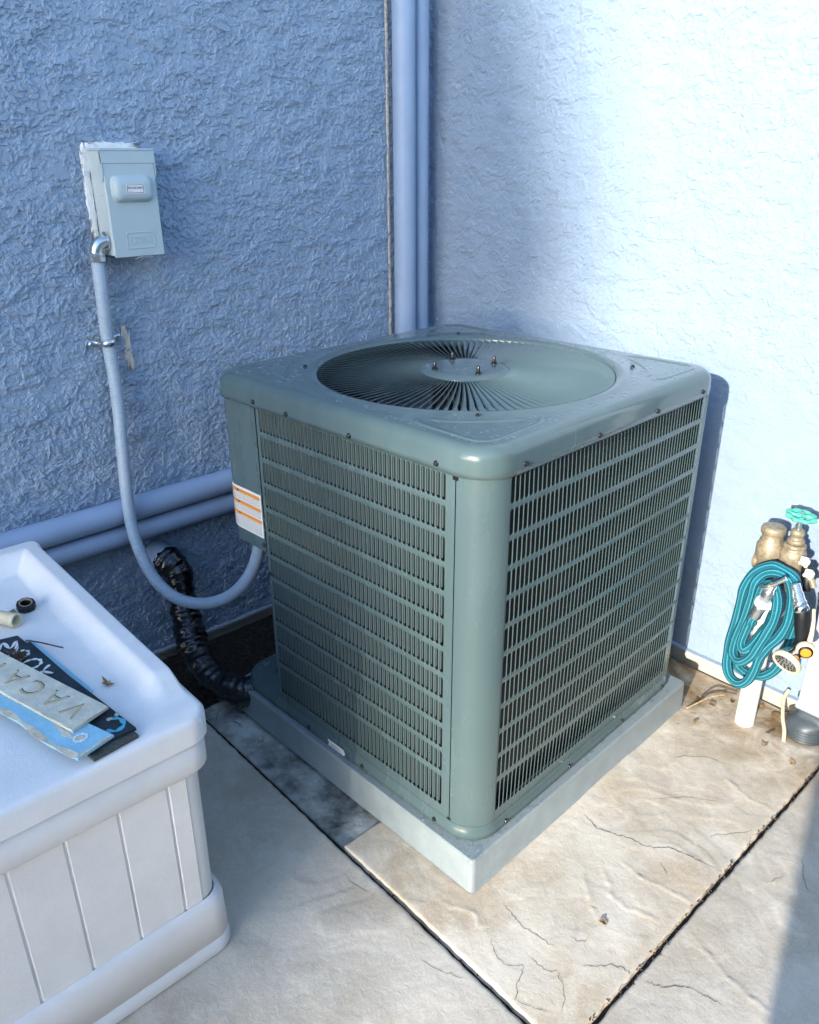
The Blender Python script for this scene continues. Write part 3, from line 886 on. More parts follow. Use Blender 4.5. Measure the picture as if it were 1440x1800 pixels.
for (x, y) in ((-.055, -.055), (-.055, .055), (.055, .055), (.055, -.055)):
    a = R(20); bolt((x * math.cos(a) - y * math.sin(a), x * math.sin(a) + y * math.cos(a), TOP + .0036), fan_grille)
# fan below
MB().lathe([(.07, TOP - .03), (.078, TOP - .04), (.078, TOP - .14), (.02, TOP - .15)], None, 24, True).build('fan_motor', MT['ac_dark'], ac)
for k in range(3):
    mb = MB(); l0 = []; l1_ = []
    for i in range(9):
        t = i / 8; a = R(120 * k + 20 + 78 * t)
        l0.append((.08 * math.cos(a - .2), .08 * math.sin(a - .2), TOP - .10 - .04 * t)); l1_.append((.36 * math.cos(a), .36 * math.sin(a), TOP - .085 - .09 * t))
    mb.rings([l0, l1_], False)
    mb.rings([[(x, y, z - .002) for x, y, z in l1_], [(x, y, z - .002) for x, y, z in l0]], False)
    mb.build('fan_blade', MT['alu'], ac)

# screws
def screw_mesh():
    mb = MB(); mb.lathe([(.0058, 0), (.0058, .0012), (.0042, .0013)], None, 12, True); mb.lathe([(.0042, .001), (.0042, .0042), (.0032, .005)], None, 6, True, False)
    return mb.mesh('screw', MT['screw'])
sc_me = screw_mesh()
def screw(p, d, parent=ac):
    o_ = link('screw', sc_me, parent); o_.matrix_local = align(p, d); return o_
for x, z in ((-.250, .945), (-.127, .942), (.082, .941), (.322, .944)): screw((x, -H - .007, z - Z0), (0, -1, 0))
for y, z in ((-.335, .946), (-.093, .942), (.135, .943), (.345, .945)): screw((H + .007, y, z - Z0), (1, 0, 0))
for x in (-.122, .085, .326): screw((x, -H - .0065, .0985 - Z0), (0, -1, 0))
for y in (-.334, -.088, .15, .36): screw((H + .0065, y, .0985 - Z0), (1, 0, 0))
for (x, y) in ((-.29, -.265), (-.29, .30), (.29, .29), (.285, -.285)): screw((x * .985, y * .985, TOP + .001), (0, 0, 1), lid)
screw((-.2655, -H - .0005, .575 - Z0), (0, -1, 0), service)
screw((-.25, -H - .0005, .50 - Z0), (0, -1, 0))
# black clips at the ends of the corner seam
MB().bevbox((.3575, -H - .003, zt - .013), (.3695, -H + .004, zt - .005), .001).build('seam_clip', MT['rubber'], ac)
MB().bevbox((.3580, -H - .002, zb + .001), (.3680, -H + .004, zb + .007), .001).build('seam_clip', MT['rubber'], ac)
MB().box((.3622, -H + .003, zb), (.3655, -H + .0045, zt)).build('seam_gap', MT['rubber'], ac)
# small white tag stuck to the base pan
tg = MB().add([(-.045, -H - .0085, .006), (.018, -H - .0085, .006), (.022, -H - .0085, .014), (.018, -H - .0085, .025), (-.045, -H - .0085, .025), (-.039, -H - .0085, .015)], [(0, 1, 2, 3, 4, 5)]).build('paper_tag', MT['white'], ac)
mt_ = MB()
for k in range(3): mt_.add([(-.033, -H - .0092, .010 + .004 * k), (.010 - .006 * k, -H - .0092, .010 + .004 * k), (.010 - .006 * k, -H - .0092, .0112 + .004 * k), (-.033, -H - .0092, .0112 + .004 * k)], [(0, 1, 2, 3)])
mt_.build('small_print', MT['ink'], tg)
# rain drops on the lid
sp = []; g = random.Random(21)
while len(sp) < 650:
    x, y = (g.random() * 2 - 1) * .41, (g.random() * 2 - 1) * .41
    r_0 = math.hypot(x, y)
    if r_0 < .389 and not (r_0 < .078): continue
    big = g.random()
    right = x > .0 or y > .1
    r = .0015 + (.0055 if right else .0032) * big ** 2.8
    sp.append((x, y, r, 1 + (.8 if right else .4) * g.random(), .8 + .4 * g.random()))
droplets('water_droplets', lid, sp, lambda x, y: TOP + (.0038 if math.hypot(x, y) < .1 else .0004), 9)

# ------------------------------------------------------------------ disconnect box
db = empty('disconnect_box', (0, -1.114, 1.35))
tag(db, 'light grey electrical disconnect box mounted on the left wall', 'electrical box')
y0, y1, z0, z1 = -.0675, .0675, -.127, .127
MB().bevbox((.002, y0, z0 + .004), (.0765, y1, z1 - .006), .0015).build('housing', MT['box_lit'], db)
cov = MB().bevbox((.0768, y0 + .001, z0), (.082, y1 - .001, z1 - .031), .0012).build('cover', MT['box'], db)
hd = MB().bevbox((.0, y0 - .0025, z1 - .0055), (.0845, y1 + .0025, z1 + .0005), .001)
hd.bevbox((.0768, y0 - .0022, z1 - .034), (.0838, y1 + .0022, z1 - .0057), .001)
hd.build('rain_hood', MT['box'], db)
for s_ in (-1, 1):
    yy = y0 - .0022 if s_ < 0 else y1 + .0002
    P_ = [(.020, z1 - .0058), (.0836, z1 - .0058), (.0836, z1 - .06), (.074, z1 - .078), (.048, z1 - .074), (.020, z1 - .052)]
    a = [(x, yy, z) for x, z in P_]; b = [(x, yy + .002, z) for x, z in P_]
    m_ = MB().rings([a, b], True, True, True, False); m_.build('hood_side', MT['box_lit'], db)
# handle bulge
lp = []
for (ins, d) in ((-.003, 0), (0, .003), (.002, .010), (.006, .0155), (.012, .0185), (.018, .0195)):
    lp.append([(.0815 + d, x, z - .010 + .045) for (x, z, _) in rsq(.030 - ins, max(.004, .017 - ins * .6), 0, 6, .052 - ins)])
hb = MB().rings(lp, True, False, True, True).build('handle_bulge', MT['box'], cov)
lab = MB().box((.1012, -.023, .024), (.1018, .024, .046)).build('label_plate', MT['white'], hb)
bd = MB()
for (a, b) in (((-.021, .0255), (.022, .0265)), ((-.021, .0437), (.022, .0447)), ((-.021, .0266), (-.020, .0436)), ((.021, .0266), (.022, .0436))):
    bd.box((.1017, a[0], a[1]), (.1021, b[0], b[1]))
bd.build('label_border', MT['black'], lab)

def text_mesh(txt, size, mat_, M_, name, parent, extrude=.0004, spacing=1.0, bevel=0.0):
    cu = bpy.data.curves.new(name, 'FONT'); cu.body = txt; cu.size = size; cu.align_x = 'CENTER'; cu.align_y = 'CENTER'
    cu.extrude = extrude; cu.space_character = spacing; cu.resolution_u = 3; cu.offset = bevel
    to = bpy.data.objects.new(name, cu); COL.objects.link(to)
    dg = bpy.context.evaluated_depsgraph_get(); dg.update()
    me_ = bpy.data.meshes.new_from_object(to.evaluated_get(dg))
    bpy.data.objects.remove(to, do_unlink=True)
    me_.transform(M_); me_.name = name; me_.materials.clear(); me_.materials.append(mat_)
    return link(name, me_, parent)
# text frame on a face whose normal is +x and whose reading direction is +y
TX = Matrix(((0, 0, 1, 0), (1, 0, 0, 0), (0, 1, 0, 0), (0, 0, 0, 1)))
text_mesh('SERVICE DISCONNECT', .0042, MT['black'], Matrix.Translation((.1019, .0005, .037)) @ TX @ Matrix.Diagonal((.98, 1.8, 1, 1)), 'lettering', lab, .0002)
text_mesh('UNIT NO.', .0022, MT['ink'], Matrix.Translation((.1019, -.012, .0295)) @ TX, 'lettering', lab, .0002)
# embossed plate
fr = MB(); path = [(.0822, x + .006, z - .088) for (x, z, _) in rsq(.019, .005, 0, 4, .037)]; path.append(path[0])
fr.tube(path, .0013, 6, False).build('embossed_frame', MT['box'], cov)
text_mesh('DT7-5', .026, MT['box'], Matrix.Translation((.0822, .006, -.088)) @ TX @ Matrix.Diagonal((.86, 1, 1, 1)), 'embossed_letters', cov, .0010)
MB().bevbox((.0768, -.010, z0 - .003), (.0875, .030, z0 - .0005), .0008).bevbox((.062, -.014, z0 - .006), (.084, .034, z0 - .0033), .001).build('hasp', MT['zinc'], db)
MB().lathe([(.0022, 0), (.0018, .001)], align((.055, y0 - .0, .02), (0, -1, 0)), 10).lathe([(.0022, 0), (.0018, .001)], align((.066, y0, .055), (0, -1, 0)), 10).build('rivet', MT['zinc'], db)
# rough white sealant round the back of the box
for i, (cy_, cz_, hw, hh, nn_) in enumerate(((y0 - .010, -.01, .0085, .118, 120), (y0 - .004, .10, .012, .034, 40), (.0, z1 + .007, .058, .008, 80), (-.058, z1 + .002, .014, .010, 30))):
    ragged('sealant', db, cy_, cz_, hw, hh, MT['caulk'], 60 + i, off=.0035, n=nn_, dome=.0035, noise=.55)

# ------------------------------------------------------------------ conduit
COND = [(.045,-1.214,1.222),(.045,-1.216,1.158),(.040,-1.217,1.085),(.033,-1.216,1.01),(.037,-1.216,.919),(.047,-1.222,.827),(.064,-1.236,.719),(.085,-1.251,.61),(.11,-1.262,.517),(.15,-1.264,.434),(.2,-1.252,.364),(.26,-1.224,.323),(.32,-1.182,.316),(.375,-1.139,.339),(.42,-1.108,.385),(.45,-1.086,.441),(.468,-1.072,.503),(.474,-1.067,.558)]
cp = spline(COND, 44)
cd = empty('flexible_conduit', (.0, -1.216, 1.0))
tag(cd, 'grey flexible conduit looping from the disconnect box down to the air conditioner', 'conduit')
inv = Matrix.Translation((0, 1.216, -1.0))
loc = [inv @ p for p in cp]
MB().tube(loc, lambda i: .0166 + .00035 * (1 if (i // 2) % 2 else -1), 16, True).build('conduit_tube', MT['conduit'], cd)
# elbow fitting out of the side of the box
el_ = [inv @ Vector(q) for q in ((.045, -1.178, 1.262), (.045, -1.192, 1.262), (.045, -1.204, 1.257), (.045, -1.212, 1.246), (.045, -1.215, 1.232))]
eb = MB().tube(spline(el_, 5), .0165, 18, True).build('elbow_fitting', MT['zinc'], cd)
MB().tube([inv @ Vector((.045, -1.1835, 1.262)), inv @ Vector((.045, -1.1875, 1.262))], .0235, 20).build('flange', MT['zinc'], eb)
MB().tube([inv @ Vector((.045, -1.2145, 1.236)), inv @ Vector((.045, -1.2147, 1.233)), inv @ Vector((.045, -1.2147, 1.216)), inv @ Vector((.045, -1.215, 1.213))], [.018, .0215, .0215, .019], 8, True, False).build('compression_nut', MT['zinc'], eb)
MB().tube([inv @ Vector((.470, -1.0703, .520)), inv @ Vector((.4735, -1.0675, .552))], .021, 10, True, False).build('connector_nut', MT['zinc'], cd)
# strap
stp = empty('pipe_strap', (0, -1.216, 1.008))
tag(stp, 'small metal strap holding the grey conduit to the left wall', 'strap')
pa = []
for k in range(13):
    a = R(-90 + 180 * k / 12); pa.append((.033 + .0195 * math.cos(a), .0195 * math.sin(a) - 0, .002 * math.sin(a * 1)))
pa = [(.006, -.042, -.004), (.008, -.030, -.003), (.013, -.0215, -.003)] + pa + [(.013, .0215, .003), (.008, .030, .004), (.006, .044, .006)]
mb = MB(); l1 = [(x, y, z - .008) for x, y, z in pa]; l2 = [(x, y, z + .008) for x, y, z in pa]
l1b = [(x + .0018 if abs(y) > .025 else x + .0018 * (1 if x > .03 else .6), y * 1.02, z) for x, y, z in l1]; l2b = [(a[0], a[1], b[2]) for a, b in zip(l1b, l2)]
mb.rings([l1, l2, l2b, l1b, l1], False, False, False, True).build('band', MT['zinc'], stp)
for (y, z) in ((-.037, -.004), (.038, .005)):
    MB().lathe([(.0065, 0), (.0065, .003), (.004, .005)], align((.008, y, z), (1, 0, 0)), 8, True, False).build('screw', MT['zinc'], stp)

# ------------------------------------------------------------------ taped line set
ls = empty('refrigerant_line', (.0, -1.15, .33))
tag(ls, 'thick black taped refrigerant line leaving the left wall behind the conduit loop', 'pipe')
LP = [(.02, -1.156, .337), (.06, -1.145, .330), (.088, -1.133, .300), (.108, -1.140, .235), (.15, -1.155, .165), (.22, -1.175, .105), (.32, -1.180, .066), (.41, -1.150, .054), (.47, -1.09, .06), (.50, -1.03, .09)]
lp = spline(LP, 14)
inv2 = Matrix.Translation((0, 1.15, -.33))
g = random.Random(4)
def lr(i): return .040 + .0045 * (((i % 17) / 17.0)) + .0015 * math.sin(i * 1.9) + .004 * math.sin(i * .13)
tb = MB(); tb.tube([inv2 @ p for p in lp], lr, 20, True)
for k, v in enumerate(tb.v):        # crumple the tape and wind it obliquely
    i, jx = divmod(k, 20)
    if i < len(lp):
        c_ = inv2 @ lp[i]; d = Vector(v) - c_
        f = 1 + .055 * math.sin(i * .74 + jx * 2 * math.pi / 20) + .02 * math.sin(jx * 3 + i * .9) + .02 * (g.random() - .5)
        tb.v[k] = tuple(c_ + d * f)
tb.build('taped_insulation', MT['tape'], ls)
sl = MB().tube([inv2 @ Vector((.0, -1.162, .342)), inv2 @ Vector((.03, -1.156, .338)), inv2 @ Vector((.055, -1.150, .334))], [.05, .047, .043], 22).build('wall_sleeve', MT['stucco'], ls)

# ------------------------------------------------------------------ deck box
dk = empty('deck_box', (.65, -2.15, 0))
tag(dk, 'off white plastic deck box with signs lying on its lid', 'storage box')
# box spans x .28..1.06, y -2.75..-1.555 (its far end is outside the picture)
W2, L2 = .385, .6                                     # half depth (x) and half length (y)
def rect(hx, hy, r, z, n=5, dx=0.0): return [(x + dx, y, z) for (x, y, _) in rsq(hy, r, 0, n, hx)]
XO = .015
bl = [rect(W2, L2 - .003, .035, .03, 5, XO), rect(W2 + .001, L2 - .002, .035, .20, 5, XO), rect(W2 + .008, L2 - .002, .035, .470, 5, XO)]
body = MB().rings(bl, True).build('tub_wall', MT['tub'], dk)
fl = [rect(W2 + .019, L2 + .012, .04, .002, 5, XO), rect(W2 + .021, L2 + .014, .04, .006, 5, XO), rect(W2 + .018, L2 + .013, .04, .036, 5, XO), rect(W2 + .0165, L2 + .0125, .04, .0365, 5, XO), rect(W2 + .0165, L2 + .0125, .04, .0385, 5, XO), rect(W2 + .018, L2 + .013, .04, .039, 5, XO),
      rect(W2 + .017, L2 + .011, .04, .125, 5, XO), rect(W2 + .013, L2 + .008, .038, .137, 5, XO), rect(W2 + .003, L2 - .001, .035, .141, 5, XO)]
MB().rings(fl, True, True).build('base_flange', MT['tub'], dk)
rm = [rect(W2 + .006, L2 - .004, .035, .4605, 5, XO), rect(W2 + .024, L2 + .008, .04, .462, 5, XO), rect(W2 + .029, L2 + .012, .042, .468, 5, XO), rect(W2 + .029, L2 + .012, .042, .528, 5, XO), rect(W2 + .02, L2 + .005, .04, .531, 5, XO)]
MB().rings(rm, True).build('tub_rim', MT['tub'], dk)
# vertical battens / grooves on the front wall: raised planks with narrow reveals
PL = [-.089 * k + .526 for k in range(14)]           # groove positions, local y (world -1.624, -1.713, ...)
edges = [L2 - .036] + PL + [-L2 + .036]
for k in range(len(edges) - 1):
    a, b = edges[k], edges[k + 1]
    if a - b < .02: continue
    lo, hi = b + .0036, a - .0036
    f0 = [(W2 + XO + .0005, lo - .002, .137), (W2 + XO + .0005, hi + .002, .137), (W2 + XO + .0078, hi + .002, .4605), (W2 + XO + .0078, lo - .002, .4605)]
    f1 = [(x + .0020, (y + .002 if y < (lo + hi) / 2 else y - .002), z) for x, y, z in f0]
    MB().rings([f0, f1], True, False, True, False).build('plank', MT['tub'], dk)
# lid
ZP = .585
def lidz(x, y):
    """x,y in lid coordinates: raised rim on the back and on both ends"""
    return 0
nx, ny = 90, 130
hx, hy = W2 + .033, L2 + .018
xs = np.linspace(-1, 1, nx); ys = np.linspace(-1, 1, ny)
def lidfn(U, V):
    # rounded plan
    X = U * hx + XO; Y = V * hy
    ex = hx - np.abs(X - XO); ey = hy - np.abs(Y)
    rc = .045
    dx_ = np.maximum(rc - ex, 0); dy_ = np.maximum(rc - ey, 0)
    d = np.hypot(dx_, dy_); over = np.maximum(d - rc, 0)
    sc = np.where(d > rc, rc / np.maximum(d, 1e-6), 1.0)
    X = np.where((dx_ > 0) & (dy_ > 0) & (d > rc), XO + np.sign(X - XO) * (hx - rc + dx_ * sc), X)
    Y = np.where((dx_ > 0) & (dy_ > 0) & (d > rc), np.sign(Y) * (hy - rc + dy_ * sc), Y)
    ex = hx - np.abs(X - XO); ey = hy - np.abs(Y)
    dx_ = np.maximum(rc - ex, 0); dy_ = np.maximum(rc - ey, 0)
    edge = rc - np.where((dx_ > 0) & (dy_ > 0), np.hypot(dx_, dy_), np.maximum(dx_, dy_))   # distance to the outline
    Z = np.full_like(X, ZP - .006)
    # rim: along y ends and the back (-x)
    fx_ = X - (XO - hx)                                   # distance from the back edge
    rim_e = sstep(.004, .016, ey) * (1 - sstep(.040, .088, ey)) * sstep(.0, .075, (hx - (X - XO)) - .060)
    rim_b = sstep(.002, .016, fx_) * (1 - sstep(.045, .095, fx_))
    rim = np.maximum(rim_e * sstep(.0, .02, fx_), rim_b * sstep(.0, .012, ey))
    Z = Z + .040 * rim * (.8 + .2 * sstep(.6, 0, (X - XO + hx)))
    Z = Z - .002 * sstep(.04, .0, hx - (X - XO))
    fr = .012
    Z = Z - fr * (1 - np.sqrt(np.clip(1 - (1 - np.clip(edge / fr, 0, 1)) ** 2, 0, 1)))
    Z = Z + .0006 * perlin(X * 6, Y * 6, 77)
    return np.stack([X, Y, Z], -1)
xs = np.concatenate([np.linspace(-1, -.70, 40), np.linspace(-.69, .66, 40), np.linspace(.67, 1, 44)])
ys = np.concatenate([np.linspace(-1, -.83, 26), np.linspace(-.82, .81, 50), np.linspace(.82, 1, 44)])
me_l = grid_mesh('lid', xs, ys, lidfn, MT['tub'], .5285)
lid_o = link('lid', me_l, dk)
dk.location = (.65, -1.560 - hy + .012, 0)

LZ = ZP - .006 + .0012
# ---- signs on the lid: each a board with painted or cut letters
def board(name, corners, z, th, mat_, label, tilt=0.0):
    """corners: quad of (x,y) counter-clockwise; origin at first corner mean"""
    cx_ = sum(c[0] for c in corners) / len(corners); cy_ = sum(c[1] for c in corners) / len(corners)
    e = empty(name, (cx_, cy_, z)); e.rotation_euler = (0, tilt, 0)
    n = len(corners)
    a = [(x - cx_, y - cy_, 0) for x, y in corners]; b = [(x, y, th - .0008) for x, y, _ in a]
    c = [(x * .993, y * .985, th) for x, y, _ in a]
    MB().rings([a, b, c], True, True, True, False).build('board', mat_, e)
    tag(e, label, 'sign')
    return e
def quad(c, d, L, W):
    """board of length L along direction d (unit) and width W to its left, starting at c (right end corner)"""
    d = Vector(d).normalized(); n = Vector((-d.y, d.x))
    c = Vector(c)
    return [tuple(c), tuple(c + d * L), tuple(c + d * L + n * W), tuple(c + n * W)]
MT['sign_black'] = mat('painted_black_board', (.018, .03, .042), .5, var=.7, vscale=25)
MT['sign_dark'] = mat('weathered_dark_board', (.06, .07, .065), .8, var=.7, vscale=30, bump=.002, bscale=90)
MT['sign_cream'] = mat('flaking_cream_board', (.62, .60, .50), .8, var=.22, vscale=24, bump=.0012, bscale=120)
MT['sign_blue'] = mat('flaking_blue_board', (.30, .58, .74), .7, var=.14, vscale=14, bump=.0012, bscale=120)
MT['flake'] = mat('flaked_edge', (.66, .58, .44), .85, var=.3, vscale=60, bump=.001, bscale=200)
MT['letter_white'] = mat('white_brush_paint', (.8, .82, .82), .6)
MT['letter_blue'] = mat('blue_brush_paint', (.08, .40, .58), .6)
MT['letter_grey'] = mat('grey_brush_paint', (.38, .42, .38), .7)
MT['letter_tan'] = mat('tan_cut_letters', (.50, .44, .30), .85, var=.25, vscale=60)
dD = Vector((1.063 - .63, -1.677 + 1.735)).normalized()
# dark under-board
b1 = board('sign_board', [(1.072, -1.752), (1.064, -1.674), (.70, -1.722), (.70, -1.80)], LZ, .006, MT['sign_dark'], 'weathered dark board at the bottom of the pile of signs')
# thin blue-edged board sticking out on the right
b2 = board('sign_board', [(.905, -1.706), (.892, -1.680), (.646, -1.704), (.65, -1.735)], LZ + .0005, .004, MT['sign_blue'], 'thin dark blue board peeping out beside the black sign')
MB().add([(-.115, -.014, .0043), (.115, .006, .0043), (.112, .016, .0043), (-.118, -.002, .0043)], [(0, 1, 2, 3)]).build('painted_face', MT['sign_black'], b2)
# black hand painted sign
blk = [(1.052, -1.715), (1.053, -1.672), (.628, -1.722), (.610, -1.79), (.80, -1.785)]
b3 = board('sign_board', blk, LZ + .0066, .006, MT['sign_black'], 'black sign with white hand painted letters under the cream sign')
def brush(pts, parent, z, mat_, w=.0045, name='painted_letter'):
    P_ = spline([(x, y, z) for x, y in pts], 6); mb = MB(); a = []; b = []
    for i, p in enumerate(P_):
        t = (P_[min(i + 1, len(P_) - 1)] - P_[max(i - 1, 0)]).normalized(); nrm = Vector((-t.y, t.x, 0))
        ww = w * (.75 + .35 * math.sin(i * .9)) ; a.append(tuple(p + nrm * ww / 1)); b.append(tuple(p - nrm * ww / 1))
    a2 = [(x, y, zz - .0006) for x, y, zz in a]; b2_ = [(x, y, zz - .0006) for x, y, zz in b]
    mb.rings([a2, a, b, b2_], False, False, False, False)
    return mb.build(name, mat_, parent)
def wl_(e, pts): return [(x - e.location.x, y - e.location.y) for x, y in pts]
zt3 = .0066
# 'ROOM' read from the far side: strokes in world x,y
brush(wl_(b3, [(.662, -1.768), (.640, -1.752), (.668, -1.748), (.650, -1.730), (.684, -1.742)]), b3, zt3, MT['letter_white'], .0032)
def oval(cx_, cy_, rx, ry, a): return [(cx_ + rx * math.cos(t) * math.cos(a) - ry * math.sin(t) * math.sin(a), cy_ + rx * math.cos(t) * math.sin(a) + ry * math.sin(t) * math.cos(a)) for t in [2 * math.pi * k / 10 for k in range(11)]]
brush(wl_(b3, oval(.704, -1.745, .015, .019, .1)), b3, zt3, MT['letter_white'], .0032)
brush(wl_(b3, oval(.750, -1.737, .016, .018, .1)), b3, zt3, MT['letter_white'], .0032)
brush(wl_(b3, [(.775, -1.712), (.787, -1.727), (.806, -1.717)]), b3, zt3, MT['letter_white'], .0030)
brush(wl_(b3, [(.787, -1.727), (.794, -1.745)]), b3, zt3, MT['letter_white'], .0030)
brush(wl_(b3, [(.885, -1.712), (.878, -1.722), (.884, -1.730)]), b3, zt3, MT['letter_grey'], .0025)
brush(wl_(b3, [(1.028, -1.712), (1.040, -1.700), (1.034, -1.684), (1.016, -1.682), (1.004, -1.690)]), b3, zt3, MT['letter_blue'], .0042)
brush(wl_(b3, [(1.002, -1.700), (1.004, -1.686), (.994, -1.678)]), b3, zt3, MT['letter_grey'], .0035)
# flaking light blue sign
blu = [(1.070, -1.774), (1.053, -1.709), (.85, -1.775), (.80, -1.80), (.70, -1.835), (.74, -1.875), (.86, -1.826), (.918, -1.811), (1.0, -1.797)]
b4 = board('sign_board', blu, LZ + .0132, .005, MT['sign_blue'], 'flaking light blue board lying at the front of the sign pile')
for (pts, w) in ((wl_(b4, [(1.066, -1.772), (1.0, -1.794), (.92, -1.808), (.86, -1.823), (.78, -1.855)]), .006), (wl_(b4, [(1.066, -1.770), (1.059, -1.742), (1.052, -1.714)]), .003)):
    brush(pts, b4, .0056, MT['flake'], w, 'flaked_edge')
brush(wl_(b4, [(.955, -1.765), (.985, -1.768), (1.012, -1.762), (1.028, -1.748)]), b4, .0056, MT['flake'], .0045, 'flaked_edge')
brush(wl_(b4, oval(1.024, -1.752, .009, .010, 0)), b4, .0057, MT['caulk'], .0022, 'faded_letter')
# cream sign with cut letters (reads from the far side)
vd = Vector((.686 - .981, -1.770 + 1.689)).normalized()     # from its right end to the left in the picture
vn = Vector((vd.y, -vd.x))
c0 = Vector((.984, -1.688))
L_, W_ = .47, .072
vq = [tuple(c0), tuple(c0 + vd * L_), tuple(c0 + vd * L_ - vn * W_), tuple(c0 - vn * W_)]
vw = Vector((1.003 - .981, -1.757 + 1.689)).normalized()
vq = [tuple(c0), tuple(c0 + vd * L_), tuple(c0 + vd * L_ + vw * W_), tuple(c0 + vw * W_)]
b5 = board('sign_board', vq[::-1], LZ + .0190, .006, MT['sign_cream'], 'cream board with cut letters reading VACA on top of the sign pile', 0.0)
ang = math.atan2(vd.y, vd.x)
cen = Vector((b5.location.x, b5.location.y))
ll = c0 + vd * .020 + vw * (W_ * .5)
for k, ch in enumerate('VACATION'):
    p = c0 + vd * (.040 + .056 * k) + vw * (W_ * .5) - cen
    Mt = Matrix.Translation((p.x, p.y, .0061)) @ Matrix.Rotation(ang, 4, 'Z')
    text_mesh(ch, .058, MT['black'], Matrix.Translation((.0016 * -1, .0018, -.0001)) @ Mt @ Matrix.Diagonal((1.0, .92, 1, 1)), 'letter_outline', b5, .0002)  # dark outline of each letter, as an offset copy
    text_mesh(ch, .058, MT['letter_tan'], Mt @ Matrix.Diagonal((1.0, .92, 1, 1)), 'cut_letter', b5, .0005)
for pts, w in ((wl_(b5, [(.985, -1.692), (.994, -1.722), (1.004, -1.752)]), .0022), (wl_(b5, [(1.000, -1.756), (.96, -1.768), (.92, -1.779)]), .0022)):
    brush(pts, b5, .0065, MT['flake'], w, 'flaked_edge')

# debris on the signs: a clump of dry fibres
def clump(name, c, rad, n, label, mat_, flat=.5, seed=1, ln=.02):
    g_ = random.Random(seed); mb_ = MB()
    for k in range(n):
        a = g_.random() * 6.28; r0 = rad * g_.random() ** .6
        p = Vector((r0 * math.cos(a), r0 * math.sin(a), .002 + flat * rad * g_.random() * (1 - r0 / rad * .7)))
        d = Vector((g_.gauss(0, 1), g_.gauss(0, 1), g_.gauss(0, .35))).normalized() * ln * (.4 + g_.random() * .8)
        m2 = p + d * .5 + Vector((g_.gauss(0, .1), g_.gauss(0, .1), abs(g_.gauss(0, .1)))) * ln
        q = p + d
        for v_ in (p, m2, q): v_.z = max(v_.z, .0008)
        mb_.tube([p, m2, q], [.0007, .0009, .0004], 4, False)
    o_ = mb_.build(name, mat_); o_.location = c
    tag(o_, label, 'debris'); return o_
clump('debris_clump', (.715, -1.752, LZ + .0132), .018, 110, 'brown fibre clump stuck on the black sign', MT['darktwig'], .6, 3, .016)
tw = MB().tube(spline([(.66, -1.716, LZ + .013), (.69, -1.70, LZ + .016), (.72, -1.683, LZ + .015), (.735, -1.672, LZ + .013)], 4), .0016, 5).build('dry_twig', MT['darktwig']); tag(tw, 'short dark twig across the corner of the black sign', 'twig')
# dry blossom on the lid
fw = MB(); g = random.Random(9)
for k in range(16):
    a = g.random() * 6.28; l_ = .010 + .012 * g.random()
    d = Vector((math.cos(a) * (1.6 if math.cos(a) > 0 else 1), math.sin(a) * .6, .12 + .3 * g.random())); n3 = Vector((-math.sin(a), math.cos(a), 0)) * .003
    p0 = Vector((0, 0, .0012)); p1 = p0 + d * l_ * .5 + n3; p2 = p0 + d * l_; p3 = p0 + d * l_ * .5 - n3
    fw.add([p0, p1, p2, p3], [(0, 1, 2, 3)])
o = fw.build('dry_blossom', MT['leaf']); o.location = (.887, -1.652, LZ); tag(o, 'dry brown blossom lying on the white lid', 'leaf')
# black bushing and pale fitting
bs = empty('pipe_bushing', (.512, -1.668, LZ)); tag(bs, 'black ribbed pipe bushing lying on the white lid', 'fitting')
mb = MB(); lo = []
prof = [(.0165, .0), (.018, .001), (.018, .013), (.0165, .0145), (.0125, .0148), (.0115, .012), (.0095, .008), (.009, .002)]
for (r, z) in prof: lo.append([((r + (.0009 if (r > .016 and k % 4 < 2) else 0)) * math.cos(2 * math.pi * k / 40), (r + (.0009 if (r > .016 and k % 4 < 2) else 0)) * math.sin(2 * math.pi * k / 40), z) for k in range(40)])
Mb_ = Matrix.Translation((0, 0, .002)) @ Matrix.Rotation(R(14), 4, (0, 1, 0))
lo = [[tuple(Mb_ @ Vector(q)) for q in l] for l in lo]
mb.rings(lo, True, True, True).build('collar', MT['rubber'], bs)
MB().lathe([(.0135, .0150), (.0135, .0162), (.0112, .0162), (.0108, .0125)], Mb_, 28, False).build('sealing_ring', MT['brass'], bs)
ft = empty('pipe_fitting', (.545, -1.722, LZ)); tag(ft, 'pale hollow pipe fitting lying on its side on the lid', 'fitting')
fa = Vector((.055, .030, 0)).normalized()
MB().lathe([(.0135, -.035), (.0140, -.030), (.0140, .022), (.0148, .023), (.0148, .034), (.0135, .035), (.0115, .0348), (.0112, .016), (.002, .014)], align((0, 0, .0150), fa), 28, True).build('sleeve', MT['cream'], ft)
MB().lathe([(.009, .0), (.009, .016), (.0065, .0165), (.006, .008)], align((-.002, .010, .012), Vector((-.3, 1, .1))), 20, True).build('side_outlet', MT['brass'], ft)

# ------------------------------------------------------------------ riser, valve, hose, nozzle, downspout
vx, vy = 1.437, -.145
rs = MB(); rs.lathe([(.0255, -.03), (.0255, .40), (.024, .41)], Matrix.Translation((vx, vy, 0)), 28)
riser = rs.build('riser_pipe', MT['pvc']); tag(riser, 'white plastic riser pipe standing in the concrete below the hose', 'pipe')

va = empty('garden_valve', (1.43, -.14, .45)); tag(va, 'weathered brass anti siphon valve with a green wheel handle', 'valve')
def lv_(prof, x, y, z, d=(0, 0, 1), n=28, smooth=True):
    return MB().lathe(prof, align((x, y, z), d), n, True, smooth)
